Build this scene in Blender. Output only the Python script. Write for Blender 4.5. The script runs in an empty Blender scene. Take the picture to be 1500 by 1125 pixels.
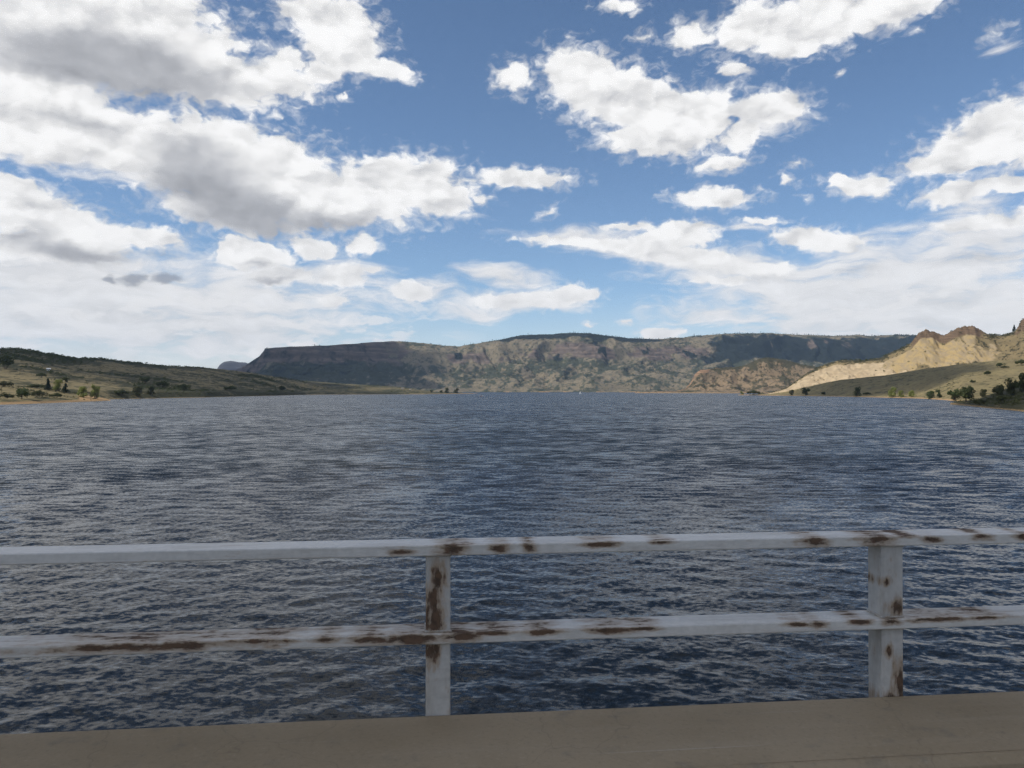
import bpy, bmesh, math, random
import numpy as np
from mathutils import Vector, Matrix

# ------------------------------------------------------------------ camera
F_PX = 1177.0            # focal length in pixels of a 1500 px wide frame
HOR = 572.5              # row of the true horizon in that frame
CAM_H = 9.0              # eye height over the lake
SC = bpy.context.scene
cam_d = bpy.data.cameras.new('camera')
cam = bpy.data.objects.new('camera', cam_d)
SC.collection.objects.link(cam)
cam_d.sensor_width = 36.0
cam_d.lens = 36.0 * F_PX / 1500.0
cam_d.clip_start = 0.05
cam_d.clip_end = 60000.0
cam.location = (0, 0, CAM_H)
cam.rotation_euler = (math.radians(90) + math.atan((HOR - 562.5) / F_PX), 0, 0)
SC.camera = cam
SC.view_settings.view_transform = 'Standard'
SC.view_settings.look = 'None'
SC.view_settings.exposure = 0.0
SC.view_settings.gamma = 1.0
SC.view_settings.use_curve_mapping = False
SC.cycles.volume_bounces = 0
SC.cycles.max_bounces = 6
SC.cycles.use_adaptive_sampling = True
SC.cycles.adaptive_threshold = 0.012
SC.cycles.use_denoising = True
SC.cycles.denoiser = 'OPENIMAGEDENOISE'
SC.cycles.denoising_input_passes = 'RGB_ALBEDO_NORMAL'
SC.cycles.denoising_prefilter = 'FAST'
SC.cycles.adaptive_min_samples = 8

# ------------------------------------------------------------------ node helper
class NT:
    """small wrapper to write node graphs as expressions"""
    def __init__(self, tree):
        self.t = tree
        self.n = tree.nodes
        self.l = tree.links
    def put(self, sock, v):
        if v is None:
            return
        if isinstance(v, bpy.types.NodeSocket):
            self.l.new(v, sock)
        else:
            if sock.type == 'RGBA' and not isinstance(v, (int, float)) and len(v) == 3:
                v = (*v, 1.0)
            sock.default_value = v
    def math(self, op, a, b=None, c=None, clamp=False):
        n = self.n.new('ShaderNodeMath'); n.operation = op; n.use_clamp = clamp
        for s, v in zip(n.inputs, (a, b, c)):
            self.put(s, v)
        return n.outputs[0]
    def add(self, a, b): return self.math('ADD', a, b)
    def sub(self, a, b): return self.math('SUBTRACT', a, b)
    def mul(self, a, b): return self.math('MULTIPLY', a, b)
    def vm(self, op, a, b=None, scale=None):
        n = self.n.new('ShaderNodeVectorMath'); n.operation = op
        self.put(n.inputs[0], a)
        if b is not None: self.put(n.inputs[1], b)
        if scale is not None: self.put(n.inputs['Scale'], scale)
        return n.outputs['Value'] if op in ('LENGTH', 'DOT_PRODUCT', 'DISTANCE') else n.outputs['Vector']
    def mapping(self, v, loc=(0, 0, 0), rot=(0, 0, 0), scale=(1, 1, 1), kind='POINT'):
        n = self.n.new('ShaderNodeMapping'); n.vector_type = kind
        self.put(n.inputs['Vector'], v)
        n.inputs['Location'].default_value = loc
        n.inputs['Rotation'].default_value = rot
        n.inputs['Scale'].default_value = scale
        return n.outputs[0]
    def noise(self, v, scale, detail=4.0, rough=0.55, lac=2.0, dist=0.0, color=False, dim='3D', kind='FBM'):
        n = self.n.new('ShaderNodeTexNoise'); n.noise_dimensions = dim
        n.noise_type = kind
        self.put(n.inputs['Vector'], v)
        for k, x in (('Scale', scale), ('Detail', detail), ('Roughness', rough), ('Lacunarity', lac), ('Distortion', dist)):
            self.put(n.inputs[k], x)
        return n.outputs['Color' if color else 0]
    def voronoi(self, v, scale, feature='SMOOTH_F1', smooth=0.6, detail=0.0, dim='3D'):
        n = self.n.new('ShaderNodeTexVoronoi'); n.feature = feature; n.voronoi_dimensions = dim
        self.put(n.inputs['Vector'], v); self.put(n.inputs['Scale'], scale)
        n.inputs['Detail'].default_value = detail
        if 'Smoothness' in n.inputs and feature == 'SMOOTH_F1': n.inputs['Smoothness'].default_value = smooth
        return n.outputs['Distance']
    def ramp(self, v, a, b, lo=0.0, hi=1.0, smooth=True):
        n = self.n.new('ShaderNodeMapRange')
        n.interpolation_type = 'SMOOTHSTEP' if smooth else 'LINEAR'
        n.clamp = True
        self.put(n.inputs[0], v)
        for i, x in enumerate((a, b, lo, hi)):
            self.put(n.inputs[i + 1], x)
        return n.outputs[0]
    def mix(self, f, a, b, mode='MIX'):
        n = self.n.new('ShaderNodeMix'); n.data_type = 'RGBA'; n.blend_type = mode
        n.clamp_factor = True
        self.put(n.inputs[0], f); self.put(n.inputs[6], a); self.put(n.inputs[7], b)
        return n.outputs[2]
    def xyz(self, v):
        n = self.n.new('ShaderNodeSeparateXYZ'); self.put(n.inputs[0], v)
        return n.outputs
    def comb(self, x, y, z=0.0):
        n = self.n.new('ShaderNodeCombineXYZ')
        for s, v in zip(n.inputs, (x, y, z)): self.put(s, v)
        return n.outputs[0]

# ------------------------------------------------------------------ sun
SUN_AZ = math.radians(-108.0)     # measured from the view direction (+Y), clockwise
SUN_EL = math.radians(46.0)
SUN_DIR = Vector((math.sin(SUN_AZ) * math.cos(SUN_EL), math.cos(SUN_AZ) * math.cos(SUN_EL), math.sin(SUN_EL)))
sun_d = bpy.data.lights.new('sun', 'SUN')
sun_d.energy = 3.6
sun_d.angle = math.radians(0.53)
sun_d.color = (1.0, 0.955, 0.88)
sun = bpy.data.objects.new('sun', sun_d)
SC.collection.objects.link(sun)
sun.rotation_euler = (-SUN_DIR).to_track_quat('-Z', 'Y').to_euler()
sun.location = (0, 0, 100)

# ------------------------------------------------------------------ sky with clouds (world directions: azimuth, elevation)
world = bpy.data.worlds.new('World')
SC.world = world
world.use_nodes = True
wt = NT(world.node_tree)
wt.n.clear()
SKY_STRENGTH = 0.1
sky = wt.n.new('ShaderNodeTexSky')
sky.sky_type = 'NISHITA'
sky.sun_disc = False
sky.sun_elevation = SUN_EL
sky.sun_rotation = SUN_AZ
sky.altitude = 2300.0
sky.air_density = 1.0
sky.dust_density = 0.25
sky.ozone_density = 1.6

def azel(px, py):
    dx = px - 750.0
    return math.atan2(dx, F_PX), math.atan2(HOR - py, math.hypot(F_PX, dx))

gen = wt.n.new('ShaderNodeTexCoord').outputs['Generated']
dirv = wt.vm('NORMALIZE', gen)
dx_, dy_, dz_ = wt.xyz(dirv)
az = wt.math('ARCTAN2', dx_, dy_)
el = wt.math('ARCSINE', dz_)
P = wt.comb(az, el, 0.0)

def ellipse(px, py, rx, ry):
    a0, e0 = azel(px, py)
    return a0, e0, (azel(px + 1, py)[0] - a0) * rx, (azel(px, py - 1)[1] - e0) * ry

def blobs(wt, vec, items, tile, reach=1.9, k=0.12):
    """smooth union of tilted ellipses; 1 in the middle of an ellipse, 0 on its rim.
    tile = (az0, az1, el0, el1): ellipses that cannot reach it are left out"""
    out = None
    for it in items:
        rot = it[4] if len(it) > 4 else 0.0
        w = it[5] if len(it) > 5 else 1.0
        a0, e0, sx, sy = ellipse(*it[:4])
        c, s = math.cos(math.radians(-rot)), math.sin(math.radians(-rot))
        ex = reach * math.hypot(sx * c, sy * s) + 0.03
        ey = reach * math.hypot(sx * s, sy * c) + 0.03
        if a0 + ex < tile[0] or a0 - ex > tile[1] or e0 + ey < tile[2] or e0 - ey > tile[3]:
            continue
        if not rot:
            n = wt.n.new('ShaderNodeVectorMath'); n.operation = 'MULTIPLY_ADD'
            wt.put(n.inputs[0], vec)
            n.inputs[1].default_value = (1 / sx, 1 / sy, 0)
            n.inputs[2].default_value = (-a0 / sx, -e0 / sy, 0)
            d = wt.vm('LENGTH', n.outputs[0])
        else:
            qx = wt.vm('DOT_PRODUCT', vec, (c / sx, s / sx, -(a0 * c + e0 * s) / sx))
            qy = wt.vm('DOT_PRODUCT', vec, (-s / sy, c / sy, (a0 * s - e0 * c) / sy))
            d = wt.math('SQRT', wt.math('MULTIPLY_ADD', qy, qy, wt.mul(qx, qx)))
        v = wt.sub(w, d)
        out = v if out is None else wt.math('SMOOTH_MAX', out, v, k)
    return out

# heaped clouds: px, py, rx, ry, tilt (clockwise on the picture), weight
CUMULUS = [
    # big one in the upper left, with its ragged arm
    (60, 40, 200, 120), (190, 60, 190, 85), (300, 105, 130, 52, 8), (395, 112, 80, 28, 8), (240, 15, 70, 50),
    (495, 48, 66, 62), (455, 15, 50, 35), (540, 96, 66, 17, 6), (520, 75, 40, 35), (410, 85, 42, 26, 0, .8), (470, 105, 40, 24, 0, .9), (508, 140, 24, 11, 0, .4),
    (30, 135, 130, 60),
    # the long heap below it
    (60, 195, 165, 45), (190, 205, 150, 48, 12), (290, 235, 120, 72, 10), (400, 272, 140, 72, 4), (520, 286, 120, 52, -2),
    (600, 272, 95, 46), (655, 290, 48, 30), (395, 232, 66, 36), (330, 205, 60, 36), (565, 247, 46, 22), (640, 255, 36, 26), (430, 240, 40, 36), (330, 310, 110, 30, 8),
    (175, 235, 80, 22, 6, .8),
    # left edge, lower down
    (20, 295, 100, 36, 6), (90, 330, 135, 36, 10), (200, 345, 75, 20, 4), (70, 360, 140, 24), (15, 268, 42, 16), (95, 372, 60, 14),
    # small heaps in the gap
    (370, 372, 62, 23), (345, 360, 34, 16), (458, 362, 36, 19), (532, 358, 30, 17), (505, 402, 44, 17), (415, 405, 55, 13), (552, 397, 12, 10, 0, .6),
    (485, 441, 27, 11), (600, 428, 30, 14), (115, 461, 16, 7), (440, 503, 40, 8, 0, .7), (375, 512, 30, 12, -20, .6),
    # middle, right of the gap
    (765, 261, 76, 14, 2), (1048, 288, 66, 16, 3), (1262, 269, 52, 18, 6), (712, 294, 28, 15, 0, .45),
    (755, 112, 44, 40, 0, .6), (850, 110, 62, 44, 10), (900, 140, 95, 50, 16), (985, 172, 105, 46, 14), (960, 205, 90, 26, 4), (1035, 165, 46, 42),
    (1130, 160, 66, 30, 4), (1090, 195, 50, 30, -20, .8), (1080, 105, 32, 24, 0, .65), (1060, 240, 60, 15, -4, .7), (1170, 237, 34, 15, 0, .4), (890, 200, 18, 20, 0, .6),
    # top right
    (1015, 48, 42, 26, 0, .85), (1098, 38, 50, 44), (1190, 30, 130, 46, -6), (1300, 8, 96, 34, -8), (1165, 70, 50, 22, 0, .8), (905, 4, 52, 20, 0, .5),
    # right edge
    (1450, 200, 115, 46, -14), (1400, 235, 96, 22, -4), (1510, 190, 90, 60), (1410, 282, 80, 14, -2), (1480, 270, 60, 16), (1450, 325, 86, 13, -2), (1235, 262, 24, 12),
    # wedge over the far ridge
    (1004, 338, 52, 18), (985, 352, 70, 14), (1200, 352, 68, 19, 9), (925, 332, 60, 7, 2, .8),
    (850, 353, 90, 9, 3), (930, 362, 110, 13, 8), (1000, 374, 110, 17, 9), (1085, 392, 90, 14, 6), (1050, 412, 60, 9, 0, .8),
    (800, 312, 44, 20, -30, .3), (1150, 262, 40, 14, 20, .3), (1175, 290, 30, 12, 20, .25), (945, 52, 60, 28, 0, .2), (1460, 45, 60, 36, 0, .08), (1235, 105, 40, 14, 0, .12), (1345, 42, 34, 14, 0, .15), (1120, 325, 70, 11, 4, .4),
    (835, 431, 42, 15), (790, 440, 74, 16), (735, 440, 70, 12, 0, .8), (968, 488, 34, 10), (868, 474, 13, 7, 0, .55), (922, 470, 26, 8, 0, .5),
]
# thin flat sheets of cloud, translucent
SHEETS = [
    (130, 230, 200, 50, 8, .8), (60, 120, 160, 80, 0, .7), (870, 352, 110, 13, 5, 1.0), (940, 366, 130, 22, 10, 1.1), (1040, 385, 140, 28, 10, 1.1), (1120, 400, 170, 34, 4, 1.0),
    (1330, 400, 260, 60, -4, 1.1), (1450, 350, 160, 50, -4, 1.0), (1250, 440, 300, 46, 0, .9), (1090, 330, 60, 14, 6, .5), (1420, 300, 130, 60, 0, .6),
    (730, 402, 72, 20, 4, 1.0), (770, 440, 130, 26, 0, .9), (690, 455, 120, 22, 0, .7), (1040, 455, 160, 26, 0, .7),
    (120, 420, 330, 66, 0, 1.1), (330, 440, 300, 60, 0, 1.0), (60, 380, 240, 50, 0, 1.0), (420, 400, 180, 34, 0, .9), (230, 490, 300, 46, 0, .9), (620, 430, 150, 30, 0, .7),
    (1360, 455, 280, 50, 0, 1.4), (1240, 430, 230, 40, 0, 1.2), (100, 460, 320, 60, 0, 1.3), (330, 480, 220, 50, 0, 1.1), (60, 400, 200, 40, 0, 1.3),
    (1130, 180, 80, 30, 0, .6), (1470, 70, 60, 26, 0, .3), (1060, 240, 60, 16, 0, .5), (690, 318, 60, 12, 0, .4),
]
# thick cores and undersides that the light hardly reaches
CORES = [
    (170, 100, 170, 40, 2, 1.3), (340, 300, 110, 40, 14, 1.2), (1120, 410, 140, 16, 0, .35), (640, 300, 90, 22, 0, .3),
    (165, 92, 185, 62, 2, 1.0), (250, 120, 130, 34, 2, .9), (60, 90, 130, 50, 0, .6), (120, 180, 120, 26, 6, .5),
    (300, 270, 105, 66, 20, 1.0), (370, 320, 130, 34, 4, 1.0), (470, 325, 120, 24, -2, .8), (285, 225, 50, 40, 30, .6),
    (110, 372, 110, 22, 3, .9), (40, 300, 80, 24, 0, .4), (230, 372, 60, 12, 0, .6), (30, 345, 120, 24, 0, .4),
    (195, 408, 22, 9, 0, 1.2), (246, 411, 28, 9, 0, 1.2), (163, 407, 9, 7, 0, 1.2), (395, 410, 60, 10, 0, .6), (380, 385, 70, 12, 0, .4),
    (980, 205, 90, 26, 8, .35), (1130, 170, 50, 22, 0, .3), (1180, 55, 90, 24, 0, .3), (1400, 250, 90, 14, 0, .35), (1450, 380, 140, 18, -2, .5), (1250, 395, 110, 12, 0, .35), (1400, 425, 90, 10, 0, .3),
]
DARKLETS = [(192, 408, 24, 9), (246, 411, 30, 9), (163, 407, 9, 7)]

def c5(v):   # centred colour noise
    return wt.vm('SUBTRACT', v, (0.5, 0.5, 0.5))

def flat(v):
    return wt.vm('ADD', wt.vm('MULTIPLY', v, (1, 1, 0)), (0, 0, 1))

K = 1.0 / SKY_STRENGTH
Pn = wt.vm('MULTIPLY', P, (1.0, 1.7, 1.0))      # billows are a little wider than tall
w1 = wt.vm('SCALE', c5(wt.noise(Pn, 13.0, 1.0, 0.5, color=True, dim='2D')), scale=0.020)
w2 = wt.vm('SCALE', c5(wt.noise(Pn, 46.0, 2.0, 0.55, color=True, dim='2D')), scale=0.016)
PW = flat(wt.vm('ADD', P, wt.vm('MULTIPLY', wt.vm('ADD', w1, w2), (1.0, 0.65, 0.0))))
PR = wt.vm('MULTIPLY', PW, (1.0, 1.55, 1.0))
Ps = flat(wt.vm('ADD', P, wt.vm('SCALE', c5(wt.noise(wt.mapping(P, scale=(1, 2.2, 1)), 11.0, 2.0, 0.5, color=True, dim='2D')), scale=0.035)))
vb = wt.voronoi(PR, 42.0, feature='F1', dim='2D')
fine = wt.noise(PR, 62.0, 5.0, 0.58, dim='2D')
r0 = wt.noise(PR, 22.0, 2.6, 0.50, dim='2D')
r1 = wt.noise(wt.vm('ADD', PR, (-0.008, 0.020, 0)), 22.0, 2.6, 0.50, dim='2D')
h0 = wt.math('MULTIPLY_ADD', wt.sub(fine, 0.5), 1.0, wt.math('MULTIPLY_ADD', vb, -0.42, 0.20))
h0 = wt.math('MULTIPLY_ADD', wt.sub(r0, 0.5), 0.8, h0)
lit = wt.mul(wt.sub(r0, r1), 0.75)
lit = wt.math('MULTIPLY_ADD', wt.sub(fine, 0.5), 0.12, wt.mul(lit, wt.ramp(el, 0.06, 0.22, 0.4, 1.0)))
streak = wt.noise(wt.mapping(Ps, scale=(1.0, 3.8, 1.0)), 14.0, 6.0, 0.60, dim='2D')
out_n = wt.noise(wt.mapping(P, scale=(1.0, 1.7, 1.0)), 3.1, 3.0, 0.5, dim='2D')
sky_col = wt.vm('MULTIPLY', sky.outputs[0], (1.14, 1.22, 1.25))
low = wt.math('MULTIPLY', wt.ramp(el, 0.135, 0.0), wt.math('MULTIPLY_ADD', wt.math('ABSOLUTE', wt.sub(az, 0.02)), 0.9, 0.26))
low = wt.math('MINIMUM', wt.mul(low, 1.25), 0.85)

pn = wt.noise(wt.vm('MULTIPLY', PR, (1.0, 2.0, 1.0)), 17.0, 4.0, 0.55, dim='2D')
puff = wt.mul(wt.ramp(pn, 0.50, 0.64), wt.mul(wt.ramp(el, 0.015, 0.05), wt.ramp(el, 0.15, 0.10)))
puff = wt.mul(puff, wt.ramp(wt.math('ABSOLUTE', wt.sub(az, 0.09)), 0.10, 0.26))
GROUP_IN = [('PW', PW), ('Ps', Ps), ('h0', h0), ('lit', lit), ('streak', streak), ('out_n', out_n), ('low', low), ('fine', fine), ('puff', puff), ('sky_col', sky_col)]

def cloud_sky(tile):
    """sky colour of one tile of directions; None = the rest of the sky, same clouds at random.
    Each tile is a node group of its own"""
    g = bpy.data.node_groups.new('sky_tile', 'ShaderNodeTree')
    for nm, sock in GROUP_IN:
        g.interface.new_socket(nm, in_out='INPUT', socket_type='NodeSocketFloat' if sock.type == 'VALUE' else 'NodeSocketVector')
    g.interface.new_socket('Background', in_out='OUTPUT', socket_type='NodeSocketShader')
    wt = NT(g)
    gi = wt.n.new('NodeGroupInput'); go = wt.n.new('NodeGroupOutput')
    PW, Ps, h0, lit, streak, out_n, low, fine, puff, sky_col = [gi.outputs[nm] for nm, _ in GROUP_IN]
    if tile:
        Fc = blobs(wt, PW, CUMULUS, tile)
        core = blobs(wt, PW, CORES, tile, 1.5, k=0.3)
        Fs = blobs(wt, Ps, SHEETS, tile, 2.2, k=0.3)
        core = wt.ramp(core, -0.25, 0.75) if core else 0.0
    else:
        Fc = wt.math('MULTIPLY_ADD', out_n, 5.0, -2.95)
        core = wt.ramp(Fc, 0.15, 0.95, 0.0, 0.8)
        Fs = wt.math('MULTIPLY_ADD', out_n, 3.0, -1.5)
    col = sky_col
    a_s = low
    if Fs:
        sd = wt.math('MULTIPLY_ADD', wt.sub(streak, 0.5), 2.0, Fs)
        a_s = wt.math('MAXIMUM', wt.ramp(sd, -0.25, 0.80, 0.0, 0.94), low)
    s_bri = wt.math('MULTIPLY_ADD', wt.sub(streak, 0.5), 0.42, 0.84)
    s_bri = wt.sub(s_bri, wt.mul(core, 0.20))
    col = wt.mix(a_s, col, wt.vm('SCALE', (1.0 * K, 0.995 * K, 0.995 * K), scale=s_bri))
    col = wt.mix(wt.mul(puff, 0.72), col, (0.90 * K, 0.90 * K, 0.90 * K, 1))
    if Fc:
        dens = wt.math('MULTIPLY_ADD', h0, 1.0, wt.math('MULTIPLY_ADD', wt.math('MAXIMUM', Fc, 0.0), 0.6, Fc))
        a_c = wt.ramp(dens, -0.14, 0.44)
        wisp = wt.ramp(wt.math('MULTIPLY_ADD', wt.sub(fine, 0.5), 1.9, Fc), -0.42, 0.60, 0.0, 0.60)
        a_c = wt.math('MAXIMUM', a_c, wisp)
        bright = wt.math('MULTIPLY_ADD', core, -0.45, 0.91)
        bright = wt.add(bright, wt.mul(lit, wt.math('MULTIPLY_ADD', core, -0.62, 0.95)))
        bright = wt.math('MAXIMUM', wt.math('SMOOTH_MIN', bright, 1.0, 0.12), 0.30)
        tint = wt.mix(wt.ramp(bright, 0.35, 0.9), (0.93, 0.955, 1.02, 1), (1.0, 0.998, 0.994, 1))
        col = wt.mix(a_c, col, wt.vm('SCALE', wt.vm('SCALE', tint, scale=bright), scale=K))
    if tile:
        dl = blobs(wt, PW, DARKLETS, tile)
        if dl:
            dl = wt.ramp(wt.math('MULTIPLY_ADD', h0, 0.6, dl), -0.1, 0.65, 0.0, 0.72)
            col = wt.mix(dl, col, (0.33 * K, 0.36 * K, 0.42 * K, 1))
    bg = wt.n.new('ShaderNodeBackground')
    bg.inputs['Strength'].default_value = SKY_STRENGTH
    wt.l.new(col, bg.inputs['Color'])
    wt.l.new(bg.outputs[0], go.inputs[0])
    n = world.node_tree.nodes.new('ShaderNodeGroup')
    n.node_tree = g
    for nm, sock in GROUP_IN:
        world.node_tree.links.new(sock, n.inputs[nm])
    return n.outputs[0]

def choose(sock, limit, below, above):
    m = wt.n.new('ShaderNodeMixShader')
    wt.l.new(wt.math('GREATER_THAN', sock, limit), m.inputs[0])
    wt.l.new(below, m.inputs[1]); wt.l.new(above, m.inputs[2])
    return m.outputs[0]

def pick(sock, limits, parts):
    """binary tree over consecutive tiles, so that a direction only pays for the clouds near it"""
    if len(parts) == 1:
        return parts[0]
    h = len(parts) // 2
    return choose(sock, limits[h - 1], pick(sock, limits[:h - 1], parts[:h]), pick(sock, limits[h:], parts[h:]))

AZ_T = [-0.72, -0.45, -0.26, -0.08, 0.10, 0.26, 0.42, 0.72]
EL_T = [-0.1, 0.085, 0.16, 0.24, 0.33, 0.52]
shared_out = cloud_sky(None)
cols = []
for i in range(len(AZ_T) - 1):
    rows = [cloud_sky((AZ_T[i], AZ_T[i + 1], EL_T[j], EL_T[j + 1])) for j in range(len(EL_T) - 1)]
    cols.append(pick(el, EL_T[1:-1], rows))
inside = pick(az, AZ_T[1:-1], cols)
is_in = wt.mul(wt.mul(wt.math('GREATER_THAN', az, AZ_T[0]), wt.math('LESS_THAN', az, AZ_T[-1])),
               wt.math('LESS_THAN', el, EL_T[-1]))
m_ = wt.n.new('ShaderNodeMixShader')
wt.l.new(is_in, m_.inputs[0])
wt.l.new(shared_out, m_.inputs[1]); wt.l.new(inside, m_.inputs[2])
wo = wt.n.new('ShaderNodeOutputWorld')
wt.l.new(m_.outputs[0], wo.inputs['Surface'])
world.cycles.sampling_method = 'MANUAL'
world.cycles.sample_map_resolution = 512

# ------------------------------------------------------------------ helpers
rng = np.random.default_rng(7)
COL = SC.collection

def hash2(ix, iy, seed):
    h = (ix.astype(np.int64) * 374761393 + iy.astype(np.int64) * 668265263 + seed * 1442695041) & 0xFFFFFFFF
    h = ((h ^ (h >> 13)) * 1274126177) & 0xFFFFFFFF
    return ((h ^ (h >> 16)) & 0xFFFF) / 65535.0

def perlin(x, y, seed=0):
    x0 = np.floor(x); y0 = np.floor(y)
    fx = x - x0; fy = y - y0
    sx = fx * fx * fx * (fx * (fx * 6 - 15) + 10); sy = fy * fy * fy * (fy * (fy * 6 - 15) + 10)
    def g(ix, iy, dx, dy):
        a = hash2(ix, iy, seed) * 2 * np.pi
        return np.cos(a) * dx + np.sin(a) * dy
    n00 = g(x0, y0, fx, fy); n10 = g(x0 + 1, y0, fx - 1, fy)
    n01 = g(x0, y0 + 1, fx, fy - 1); n11 = g(x0 + 1, y0 + 1, fx - 1, fy - 1)
    return ((n00 * (1 - sx) + n10 * sx) * (1 - sy) + (n01 * (1 - sx) + n11 * sx) * sy) * 1.5

def fbm(x, y, octaves=5, seed=0, gain=0.5):
    t = 0.0; a = 1.0; f = 1.0; n = 0.0
    for o in range(octaves):
        t = t + a * perlin(x * f, y * f, seed + o * 17); n += a
        a *= gain; f *= 2.03
    return t / n

def ridged(x, y, octaves=4, seed=0):
    t = 0.0; a = 1.0; f = 1.0; n = 0.0
    for o in range(octaves):
        t = t + a * (1 - np.abs(perlin(x * f, y * f, seed + o * 31)) * 2); n += a
        a *= 0.5; f *= 2.1
    return t / n

def smooth(a, b, x):
    t = np.clip((x - a) / (b - a), 0, 1)
    return t * t * (3 - 2 * t)

def obj(name, mesh, mat=None, parent=None):
    o = bpy.data.objects.new(name, mesh)
    COL.objects.link(o)
    if mat is not None and not mesh.materials:
        mesh.materials.append(mat)
    if parent is not None:
        o.parent = parent
    return o

def tag(o, label=None, cat=None, group=None, kind=None):
    if label: o['label'] = label
    if cat: o['category'] = cat
    if group: o['group'] = group
    if kind: o['kind'] = kind
    return o

def empty(name, loc, rz=0.0):
    o = bpy.data.objects.new(name, None)
    COL.objects.link(o)
    o.location = loc
    o.rotation_euler = (0, 0, rz)
    o.empty_display_size = 0.5
    return o

def np_mesh(name, verts, faces, smooth_shade=False, attrs=None):
    """mesh from arrays; faces all of the same corner count"""
    me = bpy.data.meshes.new(name)
    verts = np.asarray(verts, np.float32); faces = np.asarray(faces, np.int32)
    nf, k = faces.shape
    me.vertices.add(len(verts)); me.vertices.foreach_set('co', verts.ravel())
    me.loops.add(nf * k); me.loops.foreach_set('vertex_index', faces.ravel())
    me.polygons.add(nf)
    me.polygons.foreach_set('loop_start', np.arange(0, nf * k, k, dtype=np.int32))
    me.polygons.foreach_set('use_smooth', np.full(nf, smooth_shade, bool))
    me.update(calc_edges=True)
    for nm, arr in (attrs or {}).items():
        at = me.attributes.new(nm, 'FLOAT', 'POINT')
        at.data.foreach_set('value', np.asarray(arr, np.float32).ravel())
    return me

def grid_faces(nr, nc, off=0):
    i = np.arange(nr - 1)[:, None] * nc + np.arange(nc - 1)[None, :]
    return (np.stack([i, i + 1, i + nc + 1, i + nc], -1).reshape(-1, 4) + off)

def bm_mesh(name, build, smooth_shade=False):
    bm = bmesh.new(); build(bm)
    bmesh.ops.recalc_face_normals(bm, faces=bm.faces)
    me = bpy.data.meshes.new(name); bm.to_mesh(me); bm.free()
    for p in me.polygons: p.use_smooth = smooth_shade
    return me

def bm_box(bm, x0, x1, y0, y1, z0, z1, bevel=0.0, seg=2):
    r = bmesh.ops.create_cube(bm, size=1.0)
    for v in r['verts']:
        v.co = Vector(((x0 + x1) / 2 + v.co.x * (x1 - x0), (y0 + y1) / 2 + v.co.y * (y1 - y0), (z0 + z1) / 2 + v.co.z * (z1 - z0)))
    if bevel:
        es = list({e for v in r['verts'] for e in v.link_edges})
        bmesh.ops.bevel(bm, geom=es, offset=bevel, segments=seg, affect='EDGES', profile=0.5)

def new_mat(name):
    m = bpy.data.materials.new(name); m.use_nodes = True
    t = NT(m.node_tree); t.n.clear()
    out = t.n.new('ShaderNodeOutputMaterial')
    b = t.n.new('ShaderNodeBsdfPrincipled')
    t.l.new(b.outputs[0], out.inputs[0])
    b.inputs['Specular IOR Level'].default_value = 0.25
    return m, t, b, out

def attr(t, name):
    n = t.n.new('ShaderNodeAttribute'); n.attribute_name = name
    return n.outputs['Fac']

def wpos(t):
    return t.n.new('ShaderNodeNewGeometry').outputs['Position']

def opos(t):
    return t.n.new('ShaderNodeTexCoord').outputs['Object']

def bump(t, h, dist, strength=1.0):
    n = t.n.new('ShaderNodeBump')
    n.inputs['Strength'].default_value = strength
    n.inputs['Distance'].default_value = dist
    t.put(n.inputs['Height'], h)
    return n.outputs[0]

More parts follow.
